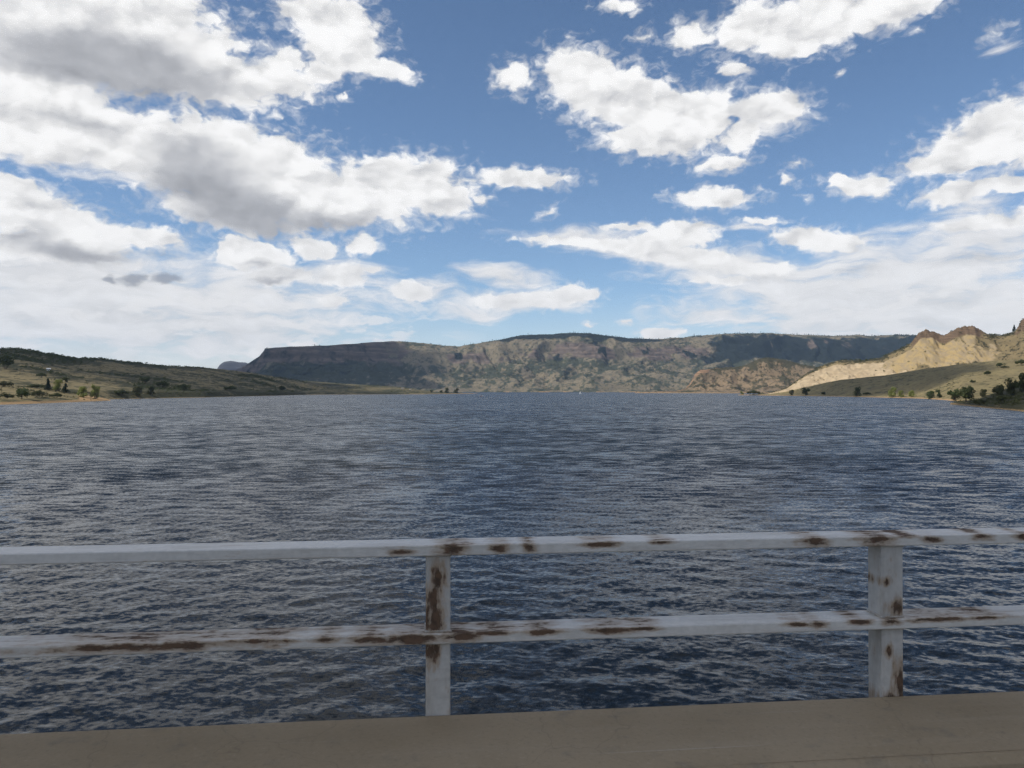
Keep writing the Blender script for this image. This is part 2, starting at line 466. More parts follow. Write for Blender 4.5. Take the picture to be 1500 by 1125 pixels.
# ------------------------------------------------------------------ lake
def make_water():
    # fine wedge in front of the bridge with real waves, running out to the far shore, then a plain sheet all round
    offs = np.concatenate([np.linspace(640, 60, 620), np.geomspace(59, 1.25, 60)])
    Y = CAM_H * F_PX / offs
    u = np.linspace(-0.76, 0.76, 1000)
    YY, UU = np.meshgrid(Y, u, indexing='ij')
    XX = UU * YY
    r2 = np.random.default_rng(21)
    Z = np.zeros_like(XX); DX = np.zeros_like(XX); DY = np.zeros_like(XX)
    near = YY[:, 0] < 230
    xs, ys = XX[near], YY[near]
    step = np.gradient(Y)[near][:, None]
    zz = np.zeros_like(xs); dx = np.zeros_like(xs); dy = np.zeros_like(xs)
    gust = 0.8 + 0.5 * fbm(xs / 38.0, ys / 38.0, 3, 5)
    n = 96
    lam = np.exp(r2.uniform(math.log(0.24), math.log(3.4), n))
    for i in range(n):
        a = math.radians(-90 + 14 + r2.normal(0, 50))      # the wind drives the waves towards the bridge
        k = 2 * np.pi / lam[i]
        steep = 0.0148 * min(1.0, (lam[i] / 0.7) ** 0.8) * (1.0 if lam[i] < 2.2 else (2.2 / lam[i]) ** 0.8)
        amp = steep / k
        ph = k * (math.cos(a) * xs + math.sin(a) * ys) + r2.uniform(0, 6.28)
        fade = np.clip(1.6 - np.abs(step) * 2.6 / lam[i], 0, 1)
        c, s = np.cos(ph), np.sin(ph)
        zz += fade * amp * c
        dx -= fade * amp * s * math.cos(a); dy -= fade * amp * s * math.sin(a)
    fade = smooth(230, 130, ys) * gust
    Z[near] = zz * fade; DX[near] = dx * fade * 0.9; DY[near] = dy * fade * 0.9
    V = np.stack([XX + DX, YY + DY, Z], -1).reshape(-1, 3)
    Fc = grid_faces(len(Y), len(u))
    n0 = len(V)
    B = 8400.0
    sheet = np.array([[-B, -2500, -0.5], [B, -2500, -0.5], [B, 11800, -0.5], [-B, 11800, -0.5]])
    V = np.concatenate([V, sheet]); Fc = np.concatenate([Fc, [[n0, n0 + 1, n0 + 2, n0 + 3]]])
    m, t, b, out = new_mat('lake_water')
    p = wpos(t)
    def slopes(scale, stretch, rot, detail, seed):
        q = t.mapping(p, loc=(seed, seed * 0.7, 0), rot=(0, 0, math.radians(rot)), scale=(scale * stretch, scale, 1))
        return t.vm('SUBTRACT', t.noise(q, 1.0, detail, 0.55, color=True, dim='2D'), (0.5, 0.5, 0.5))
    dist = t.vm('LENGTH', t.vm('SUBTRACT', p, (0, 0, 0)))
    far = t.ramp(dist, 24, 120)
    s1 = t.vm('SCALE', slopes(5.0, 0.7, 12, 3.0, 3.0), scale=t.math('MULTIPLY_ADD', far, 0.28, 0.32))
    s2 = t.vm('SCALE', slopes(0.9, 0.45, 9, 3.0, 11.0), scale=t.math('MULTIPLY_ADD', far, 0.60, 0.10))
    s3 = t.vm('SCALE', slopes(0.16, 0.75, 6, 2.0, 23.0), scale=t.math('MULTIPLY_ADD', far, 0.42, 0.0))
    s4 = t.vm('SCALE', slopes(0.03, 0.9, 4, 2.0, 31.0), scale=t.math('MULTIPLY_ADD', far, 0.17, 0.0))
    s = t.vm('ADD', t.vm('ADD', s1, s2), t.vm('ADD', s3, s4))
    wind = t.ramp(t.noise(t.mapping(p, scale=(0.004, 0.011, 1)), 1.0, 3.0, 0.5, dim='2D'), 0.3, 0.7, 0.75, 1.2)
    s = t.vm('SCALE', s, scale=wind)
    s = t.vm('MULTIPLY', s, (1, 1, 0))
    s = t.vm('ADD', s, t.comb(0.0, t.math('MULTIPLY_ADD', far, -0.14, -0.05), 0.0))     # wave fronts lean towards the bridge
    nrm = t.n.new('ShaderNodeNewGeometry').outputs['Normal']
    t.l.new(t.vm('NORMALIZE', t.vm('ADD', nrm, s)), b.inputs['Normal'])
    b.inputs['Base Color'].default_value = (0.006, 0.010, 0.011, 1)
    b.inputs['Roughness'].default_value = 0.16
    b.inputs['IOR'].default_value = 1.333
    b.inputs['Specular IOR Level'].default_value = 0.5
    o = obj('lake_water', np_mesh('lake_water', V, Fc, True), m)
    tag(o, 'rippled dark blue lake water reaching to the far hills', 'lake', kind='structure')
make_water()

# ------------------------------------------------------------------ land
def hill(name, px0, px1, nc, nr, crest, shore, prof, relief, behind=0.5, sink=2.0, zone=None, row_pow=1.0):
    """height field running from a shoreline up to a crest and down the far side.
    crest: (column px, row px, distance); shore: (column px, distance)"""
    px = np.linspace(px0, px1, nc)
    c = np.array(crest, float); sh = np.array(shore, float)
    cy = np.interp(px, c[:, 0], c[:, 1]); cd = np.interp(px, c[:, 0], c[:, 2])
    sd = np.interp(px, sh[:, 0], sh[:, 1])
    u = (px - 750.0) / F_PX
    ch = CAM_H + (HOR - cy) / F_PX * cd
    ch = np.maximum(ch, 0.4)
    n1 = int(nr * 0.82)
    s = np.concatenate([[-0.06], np.linspace(0, 1, n1) ** row_pow, 1 + np.linspace(0, behind, nr - n1)[1:]])
    S, U = np.meshgrid(s, u, indexing='ij')
    PX = np.broadcast_to(px, S.shape); CH = np.broadcast_to(ch, S.shape)
    Y = sd + S * (cd - sd)
    X = U * Y
    Z = CH * np.where(S <= 1, prof(np.clip(S, 0, 1), PX, X, Y), 1 - 0.45 * (S - 1) / max(behind, 1e-3))
    Z = Z + relief(S, PX, X, Y, CH)
    Z = np.where(S < 0, -sink, Z)
    V = np.stack([X, Y, Z], -1).reshape(-1, 3)
    at = zone(S, PX, X, Y, Z, CH) if zone else {}
    me = np_mesh(name, V, grid_faces(*S.shape), True, {k: np.broadcast_to(v, S.shape) for k, v in at.items()})
    return me, dict(X=X, Y=Y, Z=Z, S=S, PX=PX, CH=CH)

def land_mat(name, grass, grass2, brush, rock, rock2, scale=1.0, brush_lo=0.52, brush_hi=0.62, speck=None, strata_f=None):
    """dry grassland with darker brush, rock where the ground is steep or the attribute says so"""
    m, t, b, out = new_mat(name)
    p = wpos(t)
    n1 = t.noise(p, 0.012 * scale, 5.0, 0.6)
    n2 = t.noise(t.mapping(p, scale=(1, 0.35, 1)), 0.055 * scale, 5.0, 0.65)
    n3 = t.noise(p, 0.35 * scale, 3.0, 0.6)
    col = t.mix(t.ramp(n1, 0.35, 0.65), grass, grass2)
    col = t.mix(t.ramp(n3, 0.3, 0.75, 0.0, 0.45), col, t.vm('SCALE', col, scale=0.6))
    bm_ = t.ramp(t.math('MULTIPLY_ADD', attr(t, 'brush'), 0.34, n2), brush_lo, brush_hi)
    col = t.mix(bm_, col, brush)
    if speck:      # single dark bushes too small to build
        sn = t.noise(p, speck, 2.0, 0.6)
        col = t.mix(t.ramp(t.math('MULTIPLY_ADD', attr(t, 'brush'), 0.10, sn), 0.585, 0.645, 0.0, 0.85), col, t.vm('SCALE', brush[:3], scale=0.75))
    rk = t.mix(t.ramp(t.noise(t.mapping(p, scale=(1, 1, 5.0)), 0.03 * scale, 5.0, 0.6), 0.35, 0.65), rock, rock2)
    strata = t.noise(t.comb(0.0, 0.0, t.math('MULTIPLY_ADD', n1, 14.0 / scale, t.xyz(p)[2])), strata_f or 0.22 * scale, 3.0, 0.6)
    rk = t.mix(t.ramp(strata, 0.42, 0.58, 0.0, 0.75), rk, t.vm('SCALE', rk, scale=0.52))
    rm = t.ramp(t.math('MULTIPLY_ADD', t.sub(n2, 0.5), 0.9, attr(t, 'rock')), 0.35, 0.62)
    col = t.mix(rm, col, rk)
    sand = t.ramp(t.math('MULTIPLY_ADD', t.sub(n3, 0.5), 0.5, attr(t, 'beach')), 0.4, 0.6)
    col = t.mix(sand, col, (0.36, 0.235, 0.12, 1))
    t.l.new(col, b.inputs['Base Color'])
    b.inputs['Roughness'].default_value = 0.95
    b.inputs['Specular IOR Level'].default_value = 0.1
    hgt = t.math('MULTIPLY_ADD', n2, 2.0, n3)
    t.l.new(bump(t, hgt, 1.2 / scale, 0.7), b.inputs['Normal'])
    return m, t, b

GRASS = (0.215, 0.165, 0.085, 1); GRASS2 = (0.155, 0.125, 0.068, 1); BRUSH = (0.052, 0.052, 0.026, 1)

# --- far range across the lake
CR = [(-150, 556, 7200), (250, 553, 6200), (330, 547, 6100), (352, 541, 6000), (380, 525, 5900), (386.5, 517, 5850), (388, 513.5, 5850), (430, 511, 5850), (480, 509.5, 5900), (530, 506.5, 6000), (560, 503.5, 6150),
      (585, 502, 6300), (620, 503, 6400), (650, 506, 6500), (672, 507, 6600), (710, 501.5, 6700), (740, 496, 6800), (762, 491, 6900), (800, 489.5, 7000), (840, 487.5, 7000), (862, 488, 7000),
      (890, 491.5, 7100), (920, 495, 7200), (960, 497, 7400), (1000, 494, 7600), (1060, 489, 7900), (1130, 488, 8100), (1160, 490, 8200), (1220, 492, 8300), (1258, 490.5, 8400), (1272, 493, 8400),
      (1295, 491, 8500), (1340, 491, 8600), (1500, 491, 8800), (1700, 496, 9000)]
SHR = [(-150, 4600), (300, 4700), (600, 5000), (700, 5250), (850, 5350), (1000, 5200), (1200, 5000), (1700, 5000)]

def far_prof(s, px, x, y):
    foot = 0.42 * s / 0.60
    wall = 0.42 + 0.47 * smooth(0.58, 0.86, s)
    top = 0.89 + 0.11 * np.clip((s - 0.86) / 0.14, 0, 1)
    a = np.where(s < 0.58, foot, np.maximum(np.where(s < 0.86, wall, top), 0))
    mesa = 0.62 * (s / 0.93) ** 1.2 + 0.36 * smooth(0.88, 0.97, s) + 0.02 * s       # left tableland: talus under a rim cliff
    w = smooth(640, 540, px)
    return a * (1 - w) + mesa * w

def far_relief(S, PX, X, Y, CH):
    body = np.clip(S * 4, 0, 1) * np.clip((1.0 - S) * 5, 0, 1) * (S < 1)
    w = fbm(X / 900, Y / 900, 3, 3) * 1.2
    gul = ridged(X / 620 + w, Y / 2100 + w * 0.6, 5, 11)
    r = (gul - 0.55) * CH * 0.20 * body
    r = r + fbm(X / 210, Y / 260, 5, 19) * 32 * np.clip(S * 5, 0, 1) * np.clip((1.02 - S) * 6, 0.05, 1)
    # ledges on the upper wall
    band = np.exp(-((S - 0.70) / 0.10) ** 2)
    r = r + np.round((S * 26 + 0.8 * fbm(X / 300, Y / 300, 3, 5))) / 26 * 0
    r = r + band * fbm(X / 70, Y / 70, 3, 27) * 26
    r = r + (fbm(X / 130, Y * 0, 4, 41) * 7.0) * np.clip(S * 2, 0, 1) * np.exp(-((S - 1) / 0.1) ** 2)
    return r

def far_zone(S, PX, X, Y, Z, CH):
    n = fbm(X / 420, Y / 420, 4, 51); n2 = fbm(X / 160, Y / 300, 4, 53)
    q = Z / CH
    w = smooth(650, 500, PX + 60 * n)
    rock = 0.9 * np.exp(-((q - 0.66) / 0.17) ** 2) * smooth(-0.40, 0.15, n + 0.4 * n2) * (q > 0.3)
    rock = rock * (1 - w) + w * (0.15 + 0.85 * smooth(0.60, 0.78, q + 0.08 * n2) + 0.6 * n2)
    dome = smooth(690, 780, PX + 50 * n) * smooth(1010, 930, PX) * smooth(0.84, 0.95, q + 0.06 * n2)
    wall = smooth(1000, 1090, PX + 50 * n) * smooth(0.40, 0.52, q + 0.14 * n) * smooth(0.97, 0.86, q + 0.14 * n2)  # cloud shadow on the right wall, painted in as a dark tone
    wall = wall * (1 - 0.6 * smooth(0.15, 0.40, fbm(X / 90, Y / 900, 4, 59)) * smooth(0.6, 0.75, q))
    forest_shade = np.maximum(np.maximum(dome, wall), 0.42 * w * smooth(0.2, 0.4, q))  # woods on the dome, painted shade on the wall, tableland darkened too
    forest_shade = np.maximum(forest_shade, smooth(0.22, 0.45, n2 + 0.5 * n) * smooth(0.40, 0.6, q) * 0.9 * (1 - w))
    rock = np.maximum(rock * (1 - 0.6 * wall), smooth(1000, 1100, PX) * smooth(0.10, 0.32, fbm(X / 90, Y / 900, 4, 59)) * smooth(0.6, 0.75, q) * smooth(1000, 1250, PX) * 0.8)
    brush = 0.16 + 0.75 * n + 0.65 * n2 + 0.30 * smooth(0.18, 0.4, q) * smooth(0.6, 0.4, q) + 0.45 * w
    beach = smooth(9, 2, Z) * smooth(0.0, 0.3, n2 + 0.1)
    return dict(rock=np.clip(rock, 0, 1), brush=np.clip(brush, 0, 1), forest_shade=np.clip(forest_shade, 0, 1), beach=beach * 0.9)

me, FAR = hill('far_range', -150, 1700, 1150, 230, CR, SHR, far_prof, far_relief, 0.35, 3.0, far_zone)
m_far, t, b = land_mat('far_range_ground', (0.262, 0.212, 0.136, 1), (0.190, 0.160, 0.108, 1), (0.066, 0.072, 0.046, 1), (0.225, 0.168, 0.130, 1), (0.145, 0.116, 0.096, 1), 0.42, 0.52, 0.66, 0.042, 0.030)
src = b.inputs['Base Color'].links[0].from_socket
fo = t.ramp(t.math('MULTIPLY_ADD', t.sub(t.noise(wpos(t), 0.012, 5.0, 0.65), 0.5), 1.4, attr(t, 'forest_shade')), 0.35, 0.65)
t.l.new(t.mix(fo, src, (0.020, 0.026, 0.022, 1)), b.inputs['Base Color'])  # dark woodland colour, also standing in for cloud shade on the right wall
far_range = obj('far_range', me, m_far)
tag(far_range, 'long hazy range of flat-topped hills across the lake', 'hills', kind='structure')

# --- blue butte far behind on the left
def butte_relief(S, PX, X, Y, CH):
    return fbm(X / 120, Y / 160, 4, 77) * 9 * np.clip(S * 3, 0, 1) * np.clip(1.2 - S, 0.2, 1)
me, _ = hill('far_butte', 306, 400, 80, 60,
             [(306, 548, 9800), (318, 540, 9800), (322, 534, 9800), (328, 530, 9800), (338, 528.5, 9800), (350, 530.5, 9800), (360, 531, 9800), (372, 536, 9800), (400, 545, 9800)],
             [(306, 8900), (400, 8900)], lambda s, px, x, y: 0.55 * s + 0.45 * smooth(0.72, 0.86, s), butte_relief, 0.4, 3.0,
             lambda S, PX, X, Y, Z, CH: dict(rock=0.9 * smooth(0.4, 0.9, S), brush=0.5 + 0 * S, beach=0 * S))
m_b, t, b = land_mat('far_butte_ground', (0.20, 0.16, 0.10, 1), (0.15, 0.125, 0.085, 1), (0.05, 0.055, 0.04, 1), (0.105, 0.098, 0.105, 1), (0.08, 0.076, 0.08, 1), 0.2)
tag(obj('far_butte', me, m_b), 'small blue flat-topped butte at the left end of the range', 'butte', kind='structure')

def px_u(px): return (px - 750.0) / F_PX

# --- low brown hill on the far right shore
def brown_relief(S, PX, X, Y, CH):
    g = ridged(X / 70 + fbm(X / 160, Y / 160, 2, 8), Y / 330, 4, 61)
    return (g - 0.6) * 0.22 * CH * np.clip(S * 3, 0, 1) * np.clip((1 - S) * 4, 0, 1) * (S < 1) + fbm(X / 30, Y / 40, 4, 63) * 2.2 * np.clip(S * 6, 0, 1)
me, BR = hill('brown_hill', 930, 1330, 260, 110,
              [(930, 575, 3300), (962, 573.5, 3350), (990, 573, 3400), (1004, 569, 3420), (1012, 560, 3430), (1018, 548, 3440), (1026, 542, 3450), (1050, 539, 3480), (1085, 537, 3500), (1100, 531, 3500), (1112, 525.5, 3500),
               (1126, 523.5, 3500), (1150, 527, 3500), (1172, 533, 3480), (1190, 536, 3450), (1240, 548, 3400), (1330, 566, 3400)],
              [(930, 3150), (1330, 2900)], lambda s, px, x, y: 0.62 * s ** 1.1 + 0.38 * smooth(0.72, 0.97, s), brown_relief, 0.5, 2.5,
              lambda S, PX, X, Y, Z, CH: dict(rock=0.85 * smooth(0.72, 0.86, Z / CH + 0.12 * fbm(X / 40, Y / 40, 3, 66)) * smooth(1060, 1020, PX) + 0.35 * smooth(0.2, 0.5, fbm(X / 60, Y / 90, 4, 67)),
                                             brush=0.35 + 0.5 * fbm(X / 90, Y / 90, 4, 68) + 0.5 * smooth(0.85, 1.0, Z / CH), beach=0.8 * smooth(4, 1.0, Z)))
m_b, t, b = land_mat('brown_hill_ground', (0.285, 0.205, 0.125, 1), (0.235, 0.175, 0.112, 1), (0.075, 0.068, 0.04, 1), (0.36, 0.22, 0.13, 1), (0.26, 0.17, 0.105, 1), 0.5, 0.58, 0.70, 0.085)
tag(obj('brown_hill', me, m_b), 'low brown hill with an orange bank on the right shore', 'hill', kind='structure')

# --- pale cliffs on the right
def cliff_prof(s, px, x, y):
    return 0.30 * s + 0.45 * smooth(0.25, 0.72, s) + 0.25 * smooth(0.80, 0.97, s)
def cliff_relief(S, PX, X, Y, CH):
    w = fbm(X / 60, Y / 60, 3, 71)
    g = ridged(X / 21 + w * 0.8, Y / 190, 5, 73)
    r = (g - 0.55) * 13 * np.clip(S * 3, 0, 1) * np.clip((1 - S) * 5, 0, 1) * (S < 1)
    r = r + fbm(X / 22, Y / 22, 5, 75) * 4.0 * np.clip(S * 3, 0, 1) * np.clip((1.03 - S) * 8, 0.12, 1)
    crag = np.exp(-((PX - 1358) / 18) ** 2) + np.exp(-((PX - 1413) / 26) ** 2) + np.exp(-((PX - 1502) / 14) ** 2)
    return r + crag * (np.round(fbm(X / 8, Y / 16, 3, 79) * 4) / 4 * 7.5 + fbm(X / 4, Y / 5, 3, 80) * 2.5) * np.exp(-((S - 0.95) / 0.09) ** 2)
def cliff_zone(S, PX, X, Y, Z, CH):
    q = Z / CH; n = fbm(X / 45, Y / 45, 4, 81); n2 = fbm(X / 18, Y / 30, 4, 83)
    crag = np.clip(np.exp(-((PX - 1356) / 24) ** 2) + np.exp(-((PX - 1410) / 36) ** 2) + np.exp(-((PX - 1503) / 16) ** 2), 0, 1) * smooth(0.80, 0.90, q + 0.05 * n2)
    white = smooth(1400, 1250, PX + 70 * n + 70 * (q - 0.5)) * smooth(0.10, 0.2, q) * smooth(0.93, 0.82, q + 0.06 * n2)
    yellow = smooth(1270, 1330, PX + 40 * n) * smooth(1490, 1400, PX + 60 * n) * smooth(0.35, 0.5, q + 0.15 * n2) * smooth(0.90, 0.80, q + 0.08 * n)
    brush = 0.15 + 0.5 * n + 0.55 * smooth(0.88, 0.97, q) * (1 - crag)
    return dict(rock=crag, white=white, yellow=yellow, brush=np.clip(brush, 0, 1), beach=0 * S)
CL = [(1110, 579, 1750), (1135, 574, 1760), (1152, 568, 1770), (1168, 556, 1780), (1184, 545, 1790), (1200, 537, 1800), (1214, 532, 1800), (1226, 528.5, 1790), (1242, 527.5, 1780), (1262, 528, 1760), (1290, 524, 1740), (1305, 516, 1720),
      (1320, 510, 1700), (1335, 502, 1690), (1342, 493, 1680), (1347, 486.5, 1680), (1356, 484.5, 1680), (1366, 485, 1680), (1376, 489, 1680), (1384, 491.5, 1670), (1394, 485, 1660), (1404, 480.5, 1650), (1416, 478, 1650),
      (1428, 478.5, 1640), (1436, 483, 1640), (1447, 489.5, 1630), (1464, 491.5, 1620), (1478, 488, 1610), (1488, 485, 1600), (1493, 477, 1600), (1497, 469, 1600), (1508, 466, 1600), (1522, 478, 1600), (1560, 482, 1580), (1750, 470, 1550)]
me, CLF = hill('pale_cliff', 1110, 1750, 420, 170, CL, [(1110, 1660), (1200, 1560), (1300, 1400), (1500, 1250), (1750, 1150)], cliff_prof, cliff_relief, 0.4, 2.0, cliff_zone)
m_b, t, b = land_mat('pale_cliff_ground', (0.26, 0.20, 0.105, 1), (0.205, 0.16, 0.088, 1), (0.062, 0.058, 0.034, 1), (0.22, 0.150, 0.095, 1), (0.15, 0.105, 0.07, 1), 2.2, 0.60, 0.72, 0.17)
src = b.inputs['Base Color'].links[0].from_socket
p = wpos(t)
gn = t.noise(t.mapping(p, scale=(1, 0.25, 0.5)), 0.16, 5.0, 0.65)
wm = t.ramp(t.math('MULTIPLY_ADD', t.sub(gn, 0.5), 1.1, attr(t, 'white')), 0.38, 0.60)
wc = t.mix(t.ramp(t.noise(p, 0.05, 4.0, 0.6), 0.35, 0.65), (0.52, 0.405, 0.255, 1), (0.41, 0.315, 0.195, 1))
bandz = t.noise(t.comb(0.0, 0.0, t.math('MULTIPLY_ADD', gn, 6.0, t.xyz(p)[2])), 0.28, 4.0, 0.65)
wc = t.mix(t.ramp(bandz, 0.45, 0.65, 0.0, 0.5), wc, (0.33, 0.25, 0.165, 1))
src = t.mix(wm, src, wc)
ym = t.ramp(t.math('MULTIPLY_ADD', t.sub(gn, 0.5), 1.2, attr(t, 'yellow')), 0.35, 0.65)
src = t.mix(ym, src, t.mix(t.ramp(gn, 0.4, 0.6), (0.41, 0.30, 0.145, 1), (0.33, 0.255, 0.155, 1)))
t.l.new(src, b.inputs['Base Color'])
b.inputs['Normal'].links[0].from_node.inputs['Strength'].default_value = 0.35
tag(obj('pale_cliff', me, m_b), 'pale and yellow eroded cliff with brown crags on the right', 'cliff', kind='structure')

# --- grassy slope in front of the cliffs
def slope_relief(S, PX, X, Y, CH):
    return fbm(X / 90, Y / 90, 4, 91) * 2.6 * np.clip(S * 4, 0, 1) * np.clip((1.05 - S) * 4, 0.1, 1) + fbm(X / 14, Y / 14, 3, 93) * 0.5 * np.clip(S * 4, 0, 1)
SLC = [(1095, 578.5, 1680), (1130, 577, 1640), (1150, 574, 1620), (1180, 567, 1580), (1230, 556.5, 1500), (1300, 549.5, 1400), (1350, 541, 1340), (1400, 534.5, 1280), (1450, 529, 1230), (1500, 525.5, 1180), (1750, 505, 1050)]
SLS = [(1060, 1740), (1120, 1560), (1200, 1330), (1300, 1050), (1340, 960), (1380, 800), (1410, 640), (1500, 600), (1750, 520)]
me, SLP = hill('grass_slope', 1080, 1750, 330, 130, SLC, SLS, lambda s, px, x, y: 0.9 * s ** 1.25 + 0.1 * s, slope_relief, 0.35, 1.5,
               lambda S, PX, X, Y, Z, CH: dict(rock=0 * S, brush=0.20 + 0.35 * fbm(X / 60, Y / 60, 4, 95) + 0.25 * smooth(0.05, 0.0, S), beach=0.8 * smooth(1.7, 0.6, Z + 0.9 * fbm(X / 25, Y / 25, 3, 97))), row_pow=1.3)
m_sl, t, b = land_mat('grass_slope_ground', (0.27, 0.215, 0.105, 1), (0.215, 0.172, 0.088, 1), (0.085, 0.080, 0.040, 1), (0.2, 0.15, 0.1, 1), (0.16, 0.12, 0.08, 1), 2.0, 0.60, 0.78, 0.14)
tag(obj('grass_slope', me, m_sl), 'dry grassy slope with a sandy shore under the pale cliffs', 'slope', kind='structure')

# --- brushy point at the right edge
me, SPT = hill('brush_point', 1392, 1900, 200, 70,
               [(1392, 590.5, 560), (1410, 588, 560), (1430, 585, 550), (1445, 580, 540), (1470, 571, 520), (1500, 561, 500), (1600, 540, 470), (1900, 500, 420)],
               [(1392, 530), (1405, 500), (1440, 430), (1500, 345), (1600, 300), (1900, 250)], lambda s, px, x, y: 0.15 * smooth(0, 0.06, s) + 0.85 * s,
               lambda S, PX, X, Y, CH: fbm(X / 12, Y / 12, 4, 101) * 0.9 * np.clip(S * 5, 0, 1), 0.5, 1.0,
               lambda S, PX, X, Y, Z, CH: dict(rock=0 * S, brush=0.6 + 0.6 * fbm(X / 18, Y / 18, 4, 103), beach=0.5 * smooth(1.6, 0.5, Z)))
m_pt, t, b = land_mat('brush_point_ground', (0.13, 0.10, 0.055, 1), (0.10, 0.08, 0.045, 1), (0.050, 0.048, 0.026, 1), (0.14, 0.1, 0.07, 1), (0.11, 0.08, 0.06, 1), 4.0)
tag(obj('brush_point', me, m_pt), 'dark brushy point of land at the right edge', 'shore', kind='structure')

# --- left hill
def left_relief(S, PX, X, Y, CH):
    return fbm(X / 170, Y / 170, 4, 111) * 7.0 * np.clip(S * 3, 0, 1) * np.clip((1.03 - S) * 4, 0.1, 1) + fbm(X / 18, Y / 18, 4, 113) * 1.1 * np.clip(S * 4, 0, 1)
def left_zone(S, PX, X, Y, Z, CH):
    n = fbm(X / 120, Y / 170, 4, 115); n2 = fbm(X / 40, Y / 70, 3, 117)
    dark = 0.45 * smooth(0.72, 0.95, S + 0.3 * n) * smooth(330, 200, PX)
    low = 0.5 * smooth(0.25, 0.02, S) * smooth(150, 190, PX)
    return dict(rock=0 * S, brush=np.clip(0.30 + 0.8 * n + 0.3 * n2 + dark + low, 0, 1), beach=smooth(1.4, 0.4, Z) * 0.5, n=n)
LC = [(-420, 470, 900), (-150, 498, 1150), (0, 510, 1350), (30, 511, 1380), (60, 516, 1400), (90, 521.5, 1430), (110, 524, 1450), (140, 524.5, 1500), (170, 528, 1560), (210, 532.5, 1640), (232, 535, 1700), (300, 538.5, 1850), (330, 541.5, 1950),
      (365, 546, 2050), (400, 551, 2150), (430, 556, 2250), (470, 565, 2300), (500, 576, 2200)]
LS = [(-420, 420), (-150, 520), (0, 700), (100, 800), (160, 860), (230, 960), (300, 1090), (400, 1450), (424, 1640), (500, 2100)]
me, LFT = hill('left_hill', -420, 490, 420, 170, LC, LS, lambda s, px, x, y: 0.10 * smooth(0, 0.05, s) + 0.62 * s + 0.28 * s ** 2, left_relief, 0.5, 1.5, left_zone, row_pow=1.25)
m_lf, t, b = land_mat('left_hill_ground', (0.245, 0.195, 0.102, 1), (0.190, 0.155, 0.085, 1), (0.062, 0.060, 0.032, 1), (0.2, 0.15, 0.1, 1), (0.16, 0.12, 0.08, 1), 1.6, 0.52, 0.66, 0.16)
tag(obj('left_hill', me, m_lf), 'dark brushy hillside sloping to the lake on the left', 'hill', kind='structure')

# --- low spit that runs out from the left hill
me, LSP = hill('far_spit', 330, 700, 260, 60,
               [(330, 550, 3100), (400, 553.5, 3100), (430, 556.5, 3000), (480, 560.5, 2900), (520, 563, 2850), (560, 565.2, 2800), (590, 567, 2750), (612, 571, 2700), (640, 574, 2650), (670, 575.3, 2600), (690, 576, 2560), (700, 577, 2500)],
               [(330, 1700), (424, 1750), (560, 2000), (620, 2120), (650, 2350), (690, 2480), (700, 2490)], lambda s, px, x, y: 0.12 * smooth(0, 0.05, s) + 0.88 * s ** 1.1,
               lambda S, PX, X, Y, CH: fbm(X / 60, Y / 120, 4, 121) * 1.6 * np.clip(S * 4, 0, 1) * np.clip((1.05 - S) * 5, 0.1, 1) * np.clip(CH / 20, 0.1, 1), 0.3, 1.5,
               lambda S, PX, X, Y, Z, CH: dict(rock=0 * S, brush=np.clip(0.45 + 0.7 * fbm(X / 90, Y / 260, 4, 123), 0, 1), beach=smooth(1.5, 0.4, Z) * 0.7))
m_sp, t, b = land_mat('far_spit_ground', (0.21, 0.168, 0.088, 1), (0.155, 0.130, 0.070, 1), (0.060, 0.060, 0.032, 1), (0.2, 0.15, 0.1, 1), (0.16, 0.12, 0.08, 1), 1.0, 0.55, 0.72, 0.11)
tag(obj('far_spit', me, m_sp), 'low brown spit of land reaching out from the left', 'shore', kind='structure')

# --- near point with a sandy beach, far left
me, LPT = hill('sandy_point', -420, 162, 220, 80,
               [(-420, 560, 560), (-60, 563, 700), (0, 565.5, 720), (50, 567, 730), (90, 572, 740), (120, 578, 745), (145, 582, 750), (158, 584.5, 750), (162, 586.3, 750)],
               [(-420, 380), (-100, 470), (0, 522), (60, 575), (110, 640), (140, 690), (162, 735)], lambda s, px, x, y: 0.16 * smooth(0, 0.08, s) + 0.84 * s ** 1.2,
               lambda S, PX, X, Y, CH: fbm(X / 25, Y / 25, 4, 131) * 0.8 * np.clip(S * 5, 0, 1) * np.clip(CH / 8, 0.1, 1), 0.35, 1.0,
               lambda S, PX, X, Y, Z, CH: dict(rock=0 * S, brush=0.30 + 0.6 * fbm(X / 25, Y / 30, 4, 133), beach=1.1 * np.maximum(smooth(2.0, 1.0, Z), 0.9 * smooth(95, 135, PX))))
m_lp, t, b = land_mat('sandy_point_ground', (0.26, 0.205, 0.105, 1), (0.205, 0.165, 0.084, 1), (0.065, 0.062, 0.032, 1), (0.2, 0.15, 0.1, 1), (0.16, 0.12, 0.08, 1), 3.0, 0.56, 0.72)
tag(obj('sandy_point', me, m_lp), 'grassy point with an orange sand beach on the left', 'shore', kind='structure')

def sample(H, px, Y):
    """ground height of a hill at a picture column and distance"""
    j = np.argmin(np.abs(H['PX'][0] - px))
    col = H['Y'][:, j]
    return float(np.interp(Y, col, H['Z'][:, j]))

# ------------------------------------------------------------------ bridge
TILT = math.atan(0.106)          # the bridge edge runs slightly away to the right
EDGE = 3.76                      # straight-ahead distance of the kerb's outer edge
KZ = CAM_H - 1.5                 # top of the kerb

